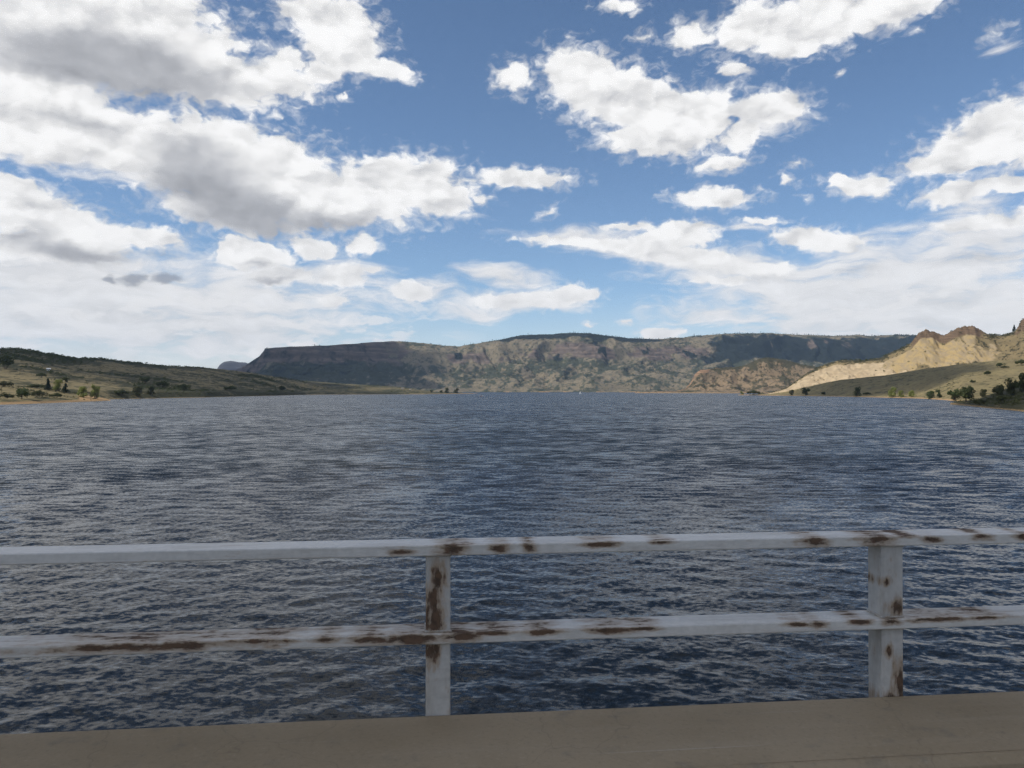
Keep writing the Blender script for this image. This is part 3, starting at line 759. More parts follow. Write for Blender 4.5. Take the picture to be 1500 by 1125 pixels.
def concrete_mat():
    m, t, b, out = new_mat('kerb_concrete')
    p = opos(t)
    long = t.noise(t.mapping(p, scale=(0.5, 9.0, 9.0)), 1.0, 5.0, 0.6)
    spot = t.noise(p, 6.0, 6.0, 0.65)
    big = t.noise(p, 1.1, 3.0, 0.55)
    col = t.mix(t.ramp(big, 0.3, 0.7), (0.290, 0.218, 0.135, 1), (0.340, 0.260, 0.168, 1))
    col = t.mix(t.ramp(long, 0.45, 0.80, 0.0, 0.28), col, (0.42, 0.335, 0.240, 1))
    col = t.mix(t.ramp(spot, 0.55, 0.75, 0.0, 0.5), col, (0.17, 0.148, 0.118, 1))
    scr = t.noise(t.mapping(p, scale=(0.35, 30.0, 1.0)), 1.0, 2.0, 0.5)
    col = t.mix(t.ramp(scr, 0.68, 0.74, 0.0, 0.35), col, (0.50, 0.46, 0.40, 1))
    pit = t.noise(p, 45.0, 4.0, 0.7)
    col = t.mix(t.ramp(pit, 0.52, 0.70, 0.0, 0.30), col, (0.155, 0.118, 0.082, 1))
    col = t.mix(t.ramp(pit, 0.44, 0.30, 0.0, 0.25), col, (0.46, 0.38, 0.29, 1))
    crack = t.voronoi(t.vm('ADD', p, t.vm('SCALE', t.noise(p, 3.0, 3.0, 0.6, color=True), scale=0.25)), 0.9, feature='DISTANCE_TO_EDGE')
    col = t.mix(t.ramp(crack, 0.004, 0.0, 0.0, 0.22), col, (0.10, 0.078, 0.058, 1))
    # road dirt on the front face and its edge
    y = t.xyz(p)[1]
    dirt = t.ramp(t.math('MULTIPLY_ADD', t.sub(spot, 0.5), 0.03, y), -0.682, -0.664, 0.95, 0.0)
    col = t.mix(dirt, col, (0.050, 0.036, 0.030, 1))
    t.l.new(col, b.inputs['Base Color'])
    b.inputs['Roughness'].default_value = 0.9
    grit = t.noise(p, 90.0, 3.0, 0.6)
    t.l.new(bump(t, t.math('MULTIPLY_ADD', grit, 0.4, spot), 0.006, 0.6), b.inputs['Normal'])
    return m

m_conc = concrete_mat()
bridge = empty('road_bridge', (0, EDGE, KZ), TILT)
tag(bridge, 'concrete road bridge deck with a raised kerb along its edge', 'bridge')

def kerb_profile(bm):
    prof = [(0.0, -0.75), (0.0, -0.008), (-0.008, 0.0), (-0.60, -0.006)]
    for a in np.linspace(0, 80, 7):
        r = 0.07
        prof.append((-0.60 - r * math.sin(math.radians(a)), -0.006 - r * (1 - math.cos(math.radians(a)))))
    prof += [(-0.69, -0.25), (-0.69, -0.75)]
    xs = np.linspace(-26, 26, 27)
    rr = random.Random(3)
    rows = []
    for x in xs:
        rows.append([bm.verts.new((x, y + (rr.uniform(-.003, .003) if 0 < i < len(prof) - 2 else 0), z + (rr.uniform(-.002, .002) if 1 < i < len(prof) - 2 else 0))) for i, (y, z) in enumerate(prof)])
    for a, c in zip(rows, rows[1:]):
        for i in range(len(prof)):
            j = (i + 1) % len(prof)
            bm.faces.new((a[i], a[j], c[j], c[i]))
    bm.faces.new(rows[0]); bm.faces.new(list(reversed(rows[-1])))
kerb = obj('kerb', bm_mesh('kerb', kerb_profile), m_conc, bridge)
kerb['label'] = 'worn beige concrete kerb along the bridge edge'
m_as, t, b, _ = new_mat('road_asphalt')
p = opos(t)
t.l.new(t.mix(t.ramp(t.noise(p, 40.0, 5.0, 0.7), 0.3, 0.7), (0.035, 0.034, 0.033, 1), (0.085, 0.082, 0.078, 1)), b.inputs['Base Color'])
b.inputs['Roughness'].default_value = 0.9
obj('roadway', bm_mesh('roadway', lambda bm: bm_box(bm, -26, 26, -9.3, -0.692, -0.45, -0.25)), m_as, bridge)
obj('deck_slab', bm_mesh('deck_slab', lambda bm: bm_box(bm, -26, 26, -9.3, -0.694, -0.75, -0.454)), m_conc, bridge)
for gy in (-8.3, -5.8, -3.3, -0.8):
    obj('girder', bm_mesh('girder', lambda bm: (bm_box(bm, -26, 26, gy - 0.02, gy + 0.02, -1.9, -0.80), bm_box(bm, -26, 26, gy - 0.2, gy + 0.2, -0.80, -0.752), bm_box(bm, -26, 26, gy - 0.2, gy + 0.2, -1.95, -1.90))), m_conc, bridge)
for gx in (-18, 18):
    obj('pier', bm_mesh('pier', lambda bm: bm_box(bm, gx - 0.9, gx + 0.9, -8.8, -0.4, -KZ - 3.0, -1.952, 0.1)), m_conc, bridge)

def rust_paint(name, spots, seed=0.0, stretch=(7.0, 30.0, 30.0), chalk=1.0):
    """chalky white paint, with rust where it has flaked: spots = (x, z, rx, rz)"""
    m, t, b, out = new_mat(name)
    p = opos(t)
    x, y, z = t.xyz(p)
    q = t.vm('ADD', p, (seed, seed * 1.7, 0))
    n = t.noise(t.mapping(q, scale=stretch), 1.0, 6.0, 0.65)
    n2 = t.noise(q, 26.0, 4.0, 0.6)
    d = None
    for (sx, sz, rx, rz) in spots:
        dx = t.math('DIVIDE', t.sub(x, sx), rx); dz = t.math('DIVIDE', t.sub(z, sz), rz)
        v = t.sub(1.0, t.math('SQRT', t.math('MULTIPLY_ADD', dx, dx, t.mul(dz, dz))))
        d = v if d is None else t.math('SMOOTH_MAX', d, v, 0.2)
    f = t.math('MULTIPLY_ADD', t.sub(n, 0.5), 3.4, t.mul(t.sub(n2, 0.5), 1.5))
    mask = t.math('MAXIMUM', t.math('MULTIPLY_ADD', f, 0.95, d), t.sub(f, 0.95))
    rust = t.ramp(mask, 0.05, 0.60, 0.0, 0.92)
    stain = t.ramp(mask, -0.75, 0.20, 0.0, 0.70)
    paint = t.mix(t.ramp(n2, 0.3, 0.7), (0.56, 0.535, 0.49, 1), (0.65, 0.62, 0.57, 1))
    paint = t.mix(t.ramp(t.noise(t.mapping(q, scale=(2.0, 8.0, 30.0)), 1.0, 4.0, 0.6), 0.5, 0.8, 0.0, 0.5), paint, (0.40, 0.375, 0.34, 1))
    grime = t.noise(t.mapping(q, scale=(5.0, 5.0, 1.2) if stretch[2] < 10 else (1.0, 6.0, 6.0)), 2.0, 5.0, 0.65)
    paint = t.mix(t.ramp(grime, 0.45, 0.75, 0.0, 0.55), paint, (0.36, 0.32, 0.265, 1))
    paint = t.vm('SCALE', paint, scale=chalk)
    paint = t.mix(stain, paint, (0.30, 0.20, 0.115, 1))
    rc = t.mix(t.ramp(n2, 0.35, 0.65), (0.048, 0.028, 0.018, 1), (0.112, 0.062, 0.036, 1))
    t.l.new(t.mix(rust, paint, rc), b.inputs['Base Color'])
    t.l.new(t.ramp(rust, 0, 1, 0.42, 0.9), b.inputs['Roughness'])
    t.l.new(bump(t, t.math('MULTIPLY_ADD', rust, -0.8, t.mul(n2, 0.35)), 0.003, 0.8), b.inputs['Normal'])
    return m

railing = empty('bridge_railing', (0, EDGE, KZ), TILT)
tag(railing, 'white painted steel bridge railing with rust patches, two rails on posts', 'railing')

def rail_x(px):
    u = (px - 750.0) / F_PX
    return u * EDGE / (1 - 0.106 * u) * math.sqrt(1 + 0.106 ** 2)

zt, zl = 0.79, 0.385
top_spots = [(rail_x(665), zt - .022, .075, .030), (rail_x(732), zt - .02, .05, .022), (rail_x(775), zt - .015, .035, .022), (rail_x(880), zt - .012, .10, .012), (rail_x(968), zt - .008, .05, .010), (rail_x(1190), zt - .022, .065, .026),
             (rail_x(1280), zt - .018, .085, .030), (rail_x(1360), zt - .02, .05, .014), (rail_x(1432), zt - .01, .05, .018), (rail_x(1495), zt - .014, .04, .02), (rail_x(590), zt - .03, .05, .010), (rail_x(1325), zt + .0, .05, .012)]
low_spots = [(rail_x(215), zl - .018, .42, .022), (rail_x(150), zl - .02, .20, .02), (rail_x(385), zl - .010, .16, .012), (rail_x(480), zl - .012, .06, .012), (rail_x(545), zl - .016, .09, .018), (rail_x(610), zl - .020, .14, .024), (rail_x(668), zl - .018, .10, .024),
             (rail_x(725), zl - .006, .10, .010), (rail_x(790), zl - .010, .09, .012), (rail_x(895), zl - .012, .12, .014), (rail_x(940), zl - .008, .09, .010), (rail_x(1165), zl - .012, .06, .010), (rail_x(1195), zl - .012, .05, .012), (rail_x(1255), zl - .010, .06, .014),
             (rail_x(1302), zl - .012, .05, .018), (rail_x(1370), zl - .010, .16, .012), (rail_x(1440), zl - .008, .12, .010)]
obj('top_rail', bm_mesh('top_rail', lambda bm: bm_box(bm, -26, 26, -0.022, 0.150, zt - 0.050, zt, 0.006)), rust_paint('top_rail_paint', top_spots, 1.3), railing)
low_me = bm_mesh('lower_rail', lambda bm: bm_box(bm, -26, 26, -0.022, 0.152, zl - 0.050, zl, 0.006))
obj('lower_rail', low_me, rust_paint('lower_rail_paint', low_spots, 7.9), railing)
post_spots = {0: [(-.005, .62, .035, .07), (-.025, .52, .040, .12), (-.02, .45, .045, .10), (-.03, .30, .035, .06)],
              1: [(.035, .43, .05, .045), (.03, .05, .035, .12), (-.03, .56, .025, .02), (-.02, .22, .02, .03), (.0, -.02, .05, .04)],
              2: [(0, .45, .05, .06), (.02, .02, .05, .08)]}
post_mats = [rust_paint('post_paint', post_spots[k], 3.1 + 4.7 * k, (30.0, 30.0, 7.0), 0.78) for k in range(3)]
def post_build(bm):
    w, d, tk = 0.057, 0.128, 0.010       # a wide-flange section with its web end-on, welded between two cover plates
    bm_box(bm, -w, w, 0.004, d, -0.42, zt - 0.052, 0.007, 2)
def weld_build(bm):
    # weld beads round the post where it meets the rails and stands against the kerb
    rr = random.Random(5)
    for z in (zt - 0.054, zl + 0.003, zl - 0.053):
        for k in range(22):
            x = -0.057 + 0.114 * k / 21
            r = bmesh.ops.create_icosphere(bm, subdivisions=1, radius=rr.uniform(0.0045, 0.0065))
            bmesh.ops.translate(bm, verts=r['verts'], vec=(x, 0.003, z + rr.uniform(-.001, .001)))
        for k in range(20):
            r = bmesh.ops.create_icosphere(bm, subdivisions=1, radius=rr.uniform(0.0045, 0.0065))
            bmesh.ops.translate(bm, verts=r['verts'], vec=(-0.058, 0.006 + 0.12 * k / 19, z + rr.uniform(-.001, .001)))
weld_me = bm_mesh('weld_bead', weld_build, True)
for k in range(-5, 7):
    me = bm_mesh('post', post_build)
    q = obj('post', me, post_mats[k if k in (0, 1) else 2], railing)
    q.location = (rail_x(642) + 2.226 * k, 0, 0)
    obj('weld_bead', weld_me, post_mats[2], q)['kind'] = 'stuff'
    pl = obj('base_plate', bm_mesh('base_plate', lambda bm: (bm_box(bm, -0.11, 0.11, 0.002, 0.022, -0.44, -0.10, 0.003),
             bm_box(bm, -0.09, -0.07, 0.022, 0.04, -0.40, -0.38), bm_box(bm, 0.07, 0.09, 0.022, 0.04, -0.40, -0.38), bm_box(bm, -0.09, -0.07, 0.022, 0.04, -0.16, -0.14), bm_box(bm, 0.07, 0.09, 0.022, 0.04, -0.16, -0.14))), post_mats[2], q)

# ------------------------------------------------------------------ plants
def leaf_mat(name, c1, c2):
    m, t, b, out = new_mat(name)
    p = t.n.new('ShaderNodeTexCoord').outputs['Object']
    n = t.noise(p, 0.9, 4.0, 0.7)
    rnd = t.n.new('ShaderNodeObjectInfo').outputs['Random']
    col = t.mix(t.ramp(n, 0.3, 0.7), c1, c2)
    col = t.vm('SCALE', col, scale=t.math('MULTIPLY_ADD', rnd, 0.35, 0.82))
    t.l.new(col, b.inputs['Base Color'])
    b.inputs['Roughness'].default_value = 0.7
    b.inputs['Specular IOR Level'].default_value = 0.15
    tr = t.n.new('ShaderNodeBsdfTranslucent'); t.put(tr.inputs[0], col)
    mx = t.n.new('ShaderNodeMixShader'); mx.inputs[0].default_value = 0.22
    t.l.new(b.outputs[0], mx.inputs[1]); t.l.new(tr.outputs[0], mx.inputs[2])
    t.l.new(mx.outputs[0], out.inputs[0])
    return m

LEAF = {'dark': leaf_mat('dark_leaves', (0.052, 0.066, 0.026, 1), (0.096, 0.108, 0.042, 1)),
        'olive': leaf_mat('olive_leaves', (0.060, 0.066, 0.028, 1), (0.095, 0.098, 0.040, 1)),
        'pale': leaf_mat('pale_willow_leaves', (0.20, 0.225, 0.060, 1), (0.29, 0.305, 0.09, 1)),
        'green': leaf_mat('green_leaves', (0.060, 0.085, 0.030, 1), (0.100, 0.125, 0.045, 1)),
        'conifer': leaf_mat('needle_leaves', (0.024, 0.036, 0.018, 1), (0.044, 0.058, 0.028, 1))}
m_bark, t, b, _ = new_mat('bark')
t.l.new(t.mix(t.noise(opos(t), 4.0, 4.0, 0.6), (0.055, 0.040, 0.028, 1), (0.14, 0.11, 0.08, 1)), b.inputs['Base Color'])
b.inputs['Roughness'].default_value = 0.95

def leaves(centres, radii, count, size, r, flatten=1.0):
    """leaf-sized quads spread through clumps"""
    k = len(centres)
    idx = r.integers(0, k, count)
    d = r.normal(size=(count, 3)); d /= np.linalg.norm(d, axis=1)[:, None]
    rad = radii[idx] * r.uniform(0.25, 1.0, count) ** 0.45
    c = centres[idx] + d * rad[:, None] * np.array([1, 1, flatten])
    n = d * 0.6 + r.normal(size=(count, 3)) * 0.6; n /= np.linalg.norm(n, axis=1)[:, None]
    a = np.cross(n, r.normal(size=(count, 3))); a /= np.linalg.norm(a, axis=1)[:, None]
    bb = np.cross(n, a)
    s = size * r.uniform(0.6, 1.4, count)[:, None]
    v = np.stack([c - a * s, c + bb * s * 0.6, c + a * s, c - bb * s * 0.6], 1).reshape(-1, 3)
    f = np.arange(count * 4).reshape(-1, 4)
    return v, f

def crown_mesh(kind, seed, count):
    """crown of unit height standing on z = 0"""
    r = np.random.default_rng(seed)
    if kind == 'round':
        k = 15
        ang = r.uniform(0, 6.28, k); h = r.uniform(0.10, 0.86, k)
        w = 0.36 * np.sin(np.clip(h, 0, 1) * 2.6 + 0.35) * r.uniform(0.35, 1.0, k)
        c = np.stack([np.cos(ang) * w, np.sin(ang) * w, h], 1); rad = r.uniform(0.13, 0.23, k)
    elif kind == 'spread':                     # low mound, wider than tall
        k = 16
        ang = r.uniform(0, 6.28, k); w = r.uniform(0, 0.85, k)
        h = 0.30 + 0.38 * np.sqrt(np.clip(1 - (w / 0.95) ** 2, 0, 1)) * r.uniform(0.5, 1.1, k)
        c = np.stack([np.cos(ang) * w, np.sin(ang) * w, h], 1); rad = r.uniform(0.20, 0.34, k)
    elif kind == 'willow':                     # several upright sprays
        k = 18
        ang = r.uniform(0, 6.28, k); h = r.uniform(0.15, 0.88, k)
        w = r.uniform(0.1, 0.42, k) * (1.1 - 0.5 * h)
        c = np.stack([np.cos(ang) * w, np.sin(ang) * w, h], 1); rad = r.uniform(0.10, 0.19, k)
    else:                                      # conifer
        k = 26
        h = np.linspace(0.08, 0.96, k); w = 0.25 * (1.02 - h) * r.uniform(0.4, 1.1, k); ang = r.uniform(0, 6.28, k)
        c = np.stack([np.cos(ang) * w, np.sin(ang) * w, h], 1); rad = 0.05 + 0.15 * (1 - h)
    v, f = leaves(c, rad, count, 0.045 if kind != 'spread' else 0.07, r)
    v[:, 2] = np.maximum(v[:, 2], 0.0)
    return v, f

def trunk_mesh(kind, seed):
    r = random.Random(seed)
    def limb(bm, a, bq, r0, r1):
        a, bq = Vector(a), Vector(bq)
        z = (bq - a).normalized(); x = z.orthogonal().normalized(); y = z.cross(x)
        ra = [bm.verts.new(a + (x * math.cos(i * 1.0472) + y * math.sin(i * 1.0472)) * r0) for i in range(6)]
        rb = [bm.verts.new(bq + (x * math.cos(i * 1.0472) + y * math.sin(i * 1.0472)) * r1) for i in range(6)]
        for i in range(6):
            bm.faces.new((ra[i], ra[(i + 1) % 6], rb[(i + 1) % 6], rb[i]))
    def build(bm):
        if kind == 'conifer':
            limb(bm, (0, 0, -0.05), (0, 0, 0.9), 0.028, 0.006)
            return
        n = {'round': 1, 'spread': 6, 'willow': 5}[kind]
        for i in range(n):
            a = r.uniform(0, 6.28)
            if kind == 'round':
                limb(bm, (0, 0, -0.05), (0.01, 0.0, 0.34), 0.035, 0.026)
                for j in range(5):
                    a = r.uniform(0, 6.28); limb(bm, (0.01, 0, r.uniform(0.2, 0.34)), (math.cos(a) * 0.2, math.sin(a) * 0.2, r.uniform(0.5, 0.75)), 0.02, 0.006)
            else:
                w = 0.5 if kind == 'spread' else 0.26
                limb(bm, (math.cos(a) * 0.04, math.sin(a) * 0.04, -0.05), (math.cos(a) * w, math.sin(a) * w, r.uniform(0.4, 0.7)), 0.020, 0.006)
    return bm_mesh('trunk_' + kind, build)

VAR = {}
def variant(kind, n):
    key = (kind, n)
    if key not in VAR:
        v, f = crown_mesh(kind, 100 + n * 13 + len(kind), 1300)
        VAR[key] = (np_mesh('crown', v, f), trunk_mesh(kind, 7 + n))
    return VAR[key]

def plant(name, label, cat, kind, leaf, H, px, Y, height, group=None, wide=1.0, n=0):
    z = sample(H, px, Y)
    root = empty(name, (px_u(px) * Y, Y, z), random.Random(int(px * 7 + Y)).uniform(0, 6.28))
    cm, tm = variant(kind, n)
    cm2 = cm.copy(); cm2.materials.clear(); cm2.materials.append(LEAF[leaf])
    c = obj('crown', cm2, None, root); c.scale = (height * wide, height * wide, height)
    tr = obj('trunk', tm, m_bark, root); tr.scale = (height * wide, height * wide, height)
    tag(root, label, cat, group)
    return root

def mpx(n_px, Y): return n_px / F_PX * Y      # metres spanned by a number of picture pixels at a distance

# left shore
for nm, lb, kd, lf, H, px, Y, hp, wd, n in [
    ('willow_bush', 'dense green bush at the water edge of the sandy point, far left', 'round', 'green', LPT, 32, 575, 19, 1.15, 0),
    ('juniper_tree', 'dark pointed juniper behind the sandy point, left of the pale bush pair', 'conifer', 'conifer', LPT, 70, 715, 17, 1.0, 0),
    ('juniper_tree', 'dark pointed juniper between two pale green bushes on the left point', 'conifer', 'conifer', LPT, 96, 722, 14, 1.2, 1),
    ('willow_bush', 'pale green bush between the two dark junipers on the left', 'willow', 'pale', LPT, 86, 728, 17, 1.0, 0),
    ('willow_bush', 'pale yellow-green bush left of the tallest willow on the sandy point', 'willow', 'pale', LPT, 122, 715, 16, 1.3, 1),
    ('willow_tree', 'tallest pale yellow-green willow at the tip of the sandy point', 'willow', 'pale', LPT, 140, 722, 21, 0.85, 2),
    ('shrub', 'low olive shrub on the beach at the left picture edge', 'spread', 'olive', LPT, 8, 560, 9, 1.2, 0),
    ('shrub', 'olive shrub right of the dense green bush on the sandy point', 'spread', 'olive', LPT, 56, 610, 11, 1.0, 1),
    ('shrub', 'small dark shrub on the orange sand below the junipers', 'spread', 'dark', LPT, 82, 640, 8, 1.2, 2),
    ('shrub', 'olive shrub on the grass rise at the far left edge', 'spread', 'olive', LPT, 6, 712, 8, 1.6, 3),
    ('shrub', 'dark shrub in the grass left of the first juniper', 'spread', 'dark', LPT, 56, 718, 7, 1.5, 0),
    ('oak_thicket', 'big dark thicket on the hill at the left picture edge', 'spread', 'dark', LFT, 8, 1000, 24, 0.55, 1),
    ('shrub', 'dark round shrub on the open hillside below the white building', 'spread', 'dark', LFT, 61, 960, 8, 0.9, 2),
    ('shrub', 'dark round shrub right of and below the white building', 'round', 'dark', LFT, 96, 930, 9, 1.3, 1),
    ('shrub', 'dark shrub low on the slope behind the tallest willow', 'spread', 'dark', LFT, 178, 900, 9, 1.2, 3),
    ('shrub', 'olive shrub beside the shore right of the sandy point', 'round', 'olive', LFT, 200, 930, 15, 1.4, 2),
    ('shrub', 'olive shrub where the dark hedge of brush meets the water', 'round', 'olive', LFT, 221, 965, 14, 1.1, 3),
    ('oak_thicket', 'upper left end of the diagonal dark hedge on the left slope', 'spread', 'dark', LFT, 212, 1150, 11, 1.1, 0),
    ('oak_thicket', 'middle of the diagonal dark hedge on the left slope', 'spread', 'dark', LFT, 240, 1120, 11, 1.2, 2),
    ('oak_thicket', 'lower right end of the diagonal dark hedge on the left slope', 'spread', 'dark', LFT, 268, 1110, 10, 1.3, 1),
    ('shrub', 'dark shrub at the water where the left hill ends in a point', 'round', 'dark', LFT, 414, 1640, 9, 1.3, 0),
    ('shrub', 'dark shrub on the bank left of the left hill end point', 'spread', 'dark', LFT, 338, 1290, 8, 1.4, 3),
    ('spit_tree', 'largest dark tree near the end of the low spit', 'round', 'dark', LSP, 655, 2450, 9, 1.0, 2),
    ('spit_tree', 'broad dark tree at the very end of the low spit', 'round', 'olive', LSP, 668, 2500, 8, 1.4, 3),
    ('spit_tree', 'small tree left of the largest tree on the low spit', 'round', 'dark', LSP, 646, 2430, 5, 1.2, 0),
    ('spit_tree', 'small lone tree on the low spit, farthest from its end', 'round', 'dark', LSP, 632, 2400, 4.5, 1.2, 1),
]:
    plant(nm, lb, 'tree' if ('tree' in nm) else 'bush', kd, lf, H, px, Y, mpx(hp, Y), None, wd, n)

# right shore
for nm, lb, kd, lf, H, px, Y, hp, wd, n in [
    ('cottonwood_tree', 'big dark green tree standing at the tip of the brushy right point', 'round', 'dark', SPT, 1415, 545, 27, 1.05, 0),
    ('willow_bush', 'green bush just left of and behind the big dark tree', 'round', 'green', SLP, 1398, 720, 17, 1.3, 1),
    ('willow_tree', 'pale yellow-green tree, leftmost of the row on the right beach', 'willow', 'pale', SLP, 1308, 1045, 15, 0.95, 0),
    ('willow_bush', 'pale bush touching the leftmost beach tree on its right', 'willow', 'pale', SLP, 1320, 1020, 10, 1.2, 1),
    ('willow_bush', 'pale green bush third from left in the beach row on the right', 'willow', 'pale', SLP, 1336, 990, 10, 1.2, 2),
    ('willow_bush', 'green bush in the middle of the right beach row', 'round', 'green', SLP, 1362, 880, 13, 1.25, 2),
    ('willow_bush', 'narrow green bush left of the wide green bush on the right beach', 'willow', 'green', SLP, 1374, 850, 13, 0.8, 0),
    ('shrub', 'dark shrub on the shaded shore, middle of the grass slope', 'round', 'dark', SLP, 1256, 1190, 15, 0.95, 3),
    ('shrub', 'low dark shrub right of the dark shaded shore shrub', 'spread', 'dark', SLP, 1270, 1170, 5, 1.2, 0),
    ('shrub', 'dark bushy tree on the shaded shore below the pale cliff foot', 'round', 'dark', SLP, 1180, 1410, 12, 1.3, 1),
    ('shrub', 'small olive shrub left of the shaded bushy tree', 'round', 'olive', SLP, 1159, 1470, 9, 1.0, 2),
    ('shrub', 'small olive shrub right of the shaded bushy tree', 'round', 'olive', SLP, 1206, 1340, 6, 1.4, 0),
    ('shrub', 'low spreading dark shrub at the far tip of the right shore', 'spread', 'dark', SLP, 1104, 1630, 7, 1.45, 2),
    ('willow_bush', 'pale green bush left of the spreading shrub at the far tip', 'round', 'pale', SLP, 1087, 1680, 6, 1.3, 3),
    ('shrub', 'dark shrub on the sunlit grass, left of three', 'spread', 'dark', SLP, 1446, 980, 7, 1.0, 1),
    ('shrub', 'dark shrub on the sunlit grass nearest the beach row', 'spread', 'dark', SLP, 1424, 900, 5, 1.0, 3),
    ('shrub', 'dark shrub high on the sunlit grass slope', 'spread', 'dark', SLP, 1466, 1090, 7, 1.1, 0),
    ('shrub', 'dark shrub highest on the grass at the right edge', 'spread', 'dark', SLP, 1496, 1080, 9, 0.9, 2),
    ('shrub', 'olive shrub just below the highest dark shrub on the grass', 'spread', 'olive', SLP, 1471, 1040, 5, 1.2, 1),
    ('shrub', 'green shrub above the brushy point, right of the big tree', 'round', 'olive', SPT, 1440, 540, 12, 1.1, 3),
    ('shrub', 'dark green shrub on the brushy point nearest the big tree', 'round', 'olive', SPT, 1462, 470, 22, 0.9, 0),
    ('shrub', 'broad olive shrub in the middle of the brushy point', 'round', 'olive', SPT, 1482, 440, 27, 0.8, 1),
    ('shrub', 'tall olive shrub on the brushy point at the picture edge', 'round', 'dark', SPT, 1500, 430, 30, 0.8, 2),
    ('shrub', 'small shrub at the waterline of the brushy point', 'spread', 'olive', SPT, 1436, 455, 9, 1.2, 2),
    ('shrub', 'low brown shrub over the water on the brushy point', 'spread', 'olive', SPT, 1470, 410, 12, 1.1, 0),
    ('skyline_tree', 'thin small tree on the skyline beside the red pinnacle', 'conifer', 'conifer', CLF, 1486, 1600, 10, 0.8, 0),
]:
    plant(nm, lb, 'tree' if ('tree' in nm) else 'bush', kd, lf, H, px, Y, mpx(hp, Y), None, wd, n)

# scrub that nobody could count: one object for each slope
def scatter(name, label, H, count, size, density, leaf, seed, kind='spread', per=46, variants=5, smin=0.5):
    r = np.random.default_rng(seed)
    base = []
    for k in range(variants):
        v, f = crown_mesh(kind, seed * 11 + k, per)
        if kind == 'spread':
            v2 = v.copy(); c = v2.reshape(-1, 4, 3).mean(1, keepdims=True)
            v = (c + (v2.reshape(-1, 4, 3) - c) * 2.4).reshape(-1, 3); v[:, 2] = np.maximum(v[:, 2], 0)
        elif kind == 'conifer':
            c = v.reshape(-1, 4, 3).mean(1, keepdims=True)
            v = (c + (v.reshape(-1, 4, 3) - c) * 2.2).reshape(-1, 3)
        base.append((v, f))
    # pick cells with chance ~ density * area
    nr, nc = H['S'].shape
    X, Y, Z = H['X'], H['Y'], H['Z']
    ai = np.abs((X[:-1, 1:] - X[:-1, :-1]) * (Y[1:, :-1] - Y[:-1, :-1]))
    d = density(H)[:-1, :-1] * (Z[:-1, :-1] > 1.0) * ai
    d = np.clip(d, 0, None).ravel(); d /= d.sum()
    cells = r.choice(d.size, count, p=d)
    i, j = np.unravel_index(cells, (nr - 1, nc - 1))
    a, b2 = r.uniform(0, 1, count), r.uniform(0, 1, count)
    def at(A): return (A[i, j] * (1 - a) + A[i + 1, j] * a) * (1 - b2) + (A[i, j + 1] * (1 - a) + A[i + 1, j + 1] * a) * b2
    P3 = np.stack([at(X), at(Y), at(Z) - 0.1], -1)
    Vs, Fs, off = [], [], 0
    for q in range(count):
        v, f = base[q % variants]
        s = size * r.uniform(smin, 1.3) * (1 if r.uniform() < 0.85 else 1.5)
        w = s * r.uniform(0.8, 1.3) if kind == 'spread' else s
        ang = r.uniform(0, 6.28); c_, s_ = math.cos(ang), math.sin(ang)
        vv = np.stack([(v[:, 0] * c_ - v[:, 1] * s_) * w, (v[:, 0] * s_ + v[:, 1] * c_) * w, v[:, 2] * s], -1) + P3[q]
        Vs.append(vv); Fs.append(f + off); off += len(v)
    o = obj(name, np_mesh(name, np.concatenate(Vs), np.concatenate(Fs)), LEAF[leaf])
    return tag(o, label, 'scrub', kind='stuff')

scatter('oak_scrub', 'dark scattered brush over the left hillside', LFT, 3000, 2.3,
        lambda H: np.clip(fbm(H['X'] / 120, H['Y'] / 170, 4, 115) * 3.0 - 0.10 + 1.1 * smooth(0.78, 0.95, H['S']) * smooth(330, 180, H['PX']) + 0.7 * smooth(0.25, 0.03, H['S']) * smooth(160, 200, H['PX']), 0.03, 3) * (H['S'] < 1.03) * (H['PX'] > -40), 'dark', 5)
scatter('shore_scrub', 'low olive brush scattered over the sandy point', LPT, 260, 1.0,
        lambda H: np.clip(0.2 + fbm(H['X'] / 25, H['Y'] / 30, 4, 133) * 2, 0.02, 3) * (H['S'] < 1.0) * (H['PX'] > -30), 'olive', 6)
scatter('spit_scrub', 'dark brush dotted along the low spit', LSP, 420, 2.2,
        lambda H: np.clip(fbm(H['X'] / 90, H['Y'] / 260, 4, 123) * 2 + 0.1, 0.02, 3) * (H['S'] < 1.02), 'dark', 7)
scatter('slope_scrub', 'small sparse brush on the dry grassy slope', SLP, 130, 1.2,
        lambda H: np.clip(fbm(H['X'] / 60, H['Y'] / 60, 4, 95) * 2 + 0.2, 0.02, 3) * (H['S'] < 1.0) * (H['PX'] < 1540), 'dark', 8)
scatter('point_scrub', 'brown and olive brush covering the brushy point', SPT, 420, 1.1,
        lambda H: np.ones_like(H['S']) * (H['S'] < 1.2) * (H['PX'] < 1560), 'olive', 9)
scatter('cliff_scrub', 'dark junipers dotted along the pale cliff', CLF, 420, 2.4,
        lambda H: (0.12 + 2.4 * smooth(0.86, 0.96, H['Z'] / H['CH']) * smooth(1200, 1240, H['PX']) * (np.abs(H['PX'] - 1358) > 24) * (np.abs(H['PX'] - 1412) > 34)) * (H['S'] < 1.08) * (H['PX'] < 1540), 'dark', 10)
scatter('hill_scrub', 'dark brush dotted over the low brown hill', BR, 420, 3.2,
        lambda H: np.clip(fbm(H['X'] / 90, H['Y'] / 90, 4, 68) * 2 + 0.3 + smooth(0.9, 1.0, H['Z'] / H['CH']), 0.05, 3) * (H['S'] < 1.05), 'dark', 11)
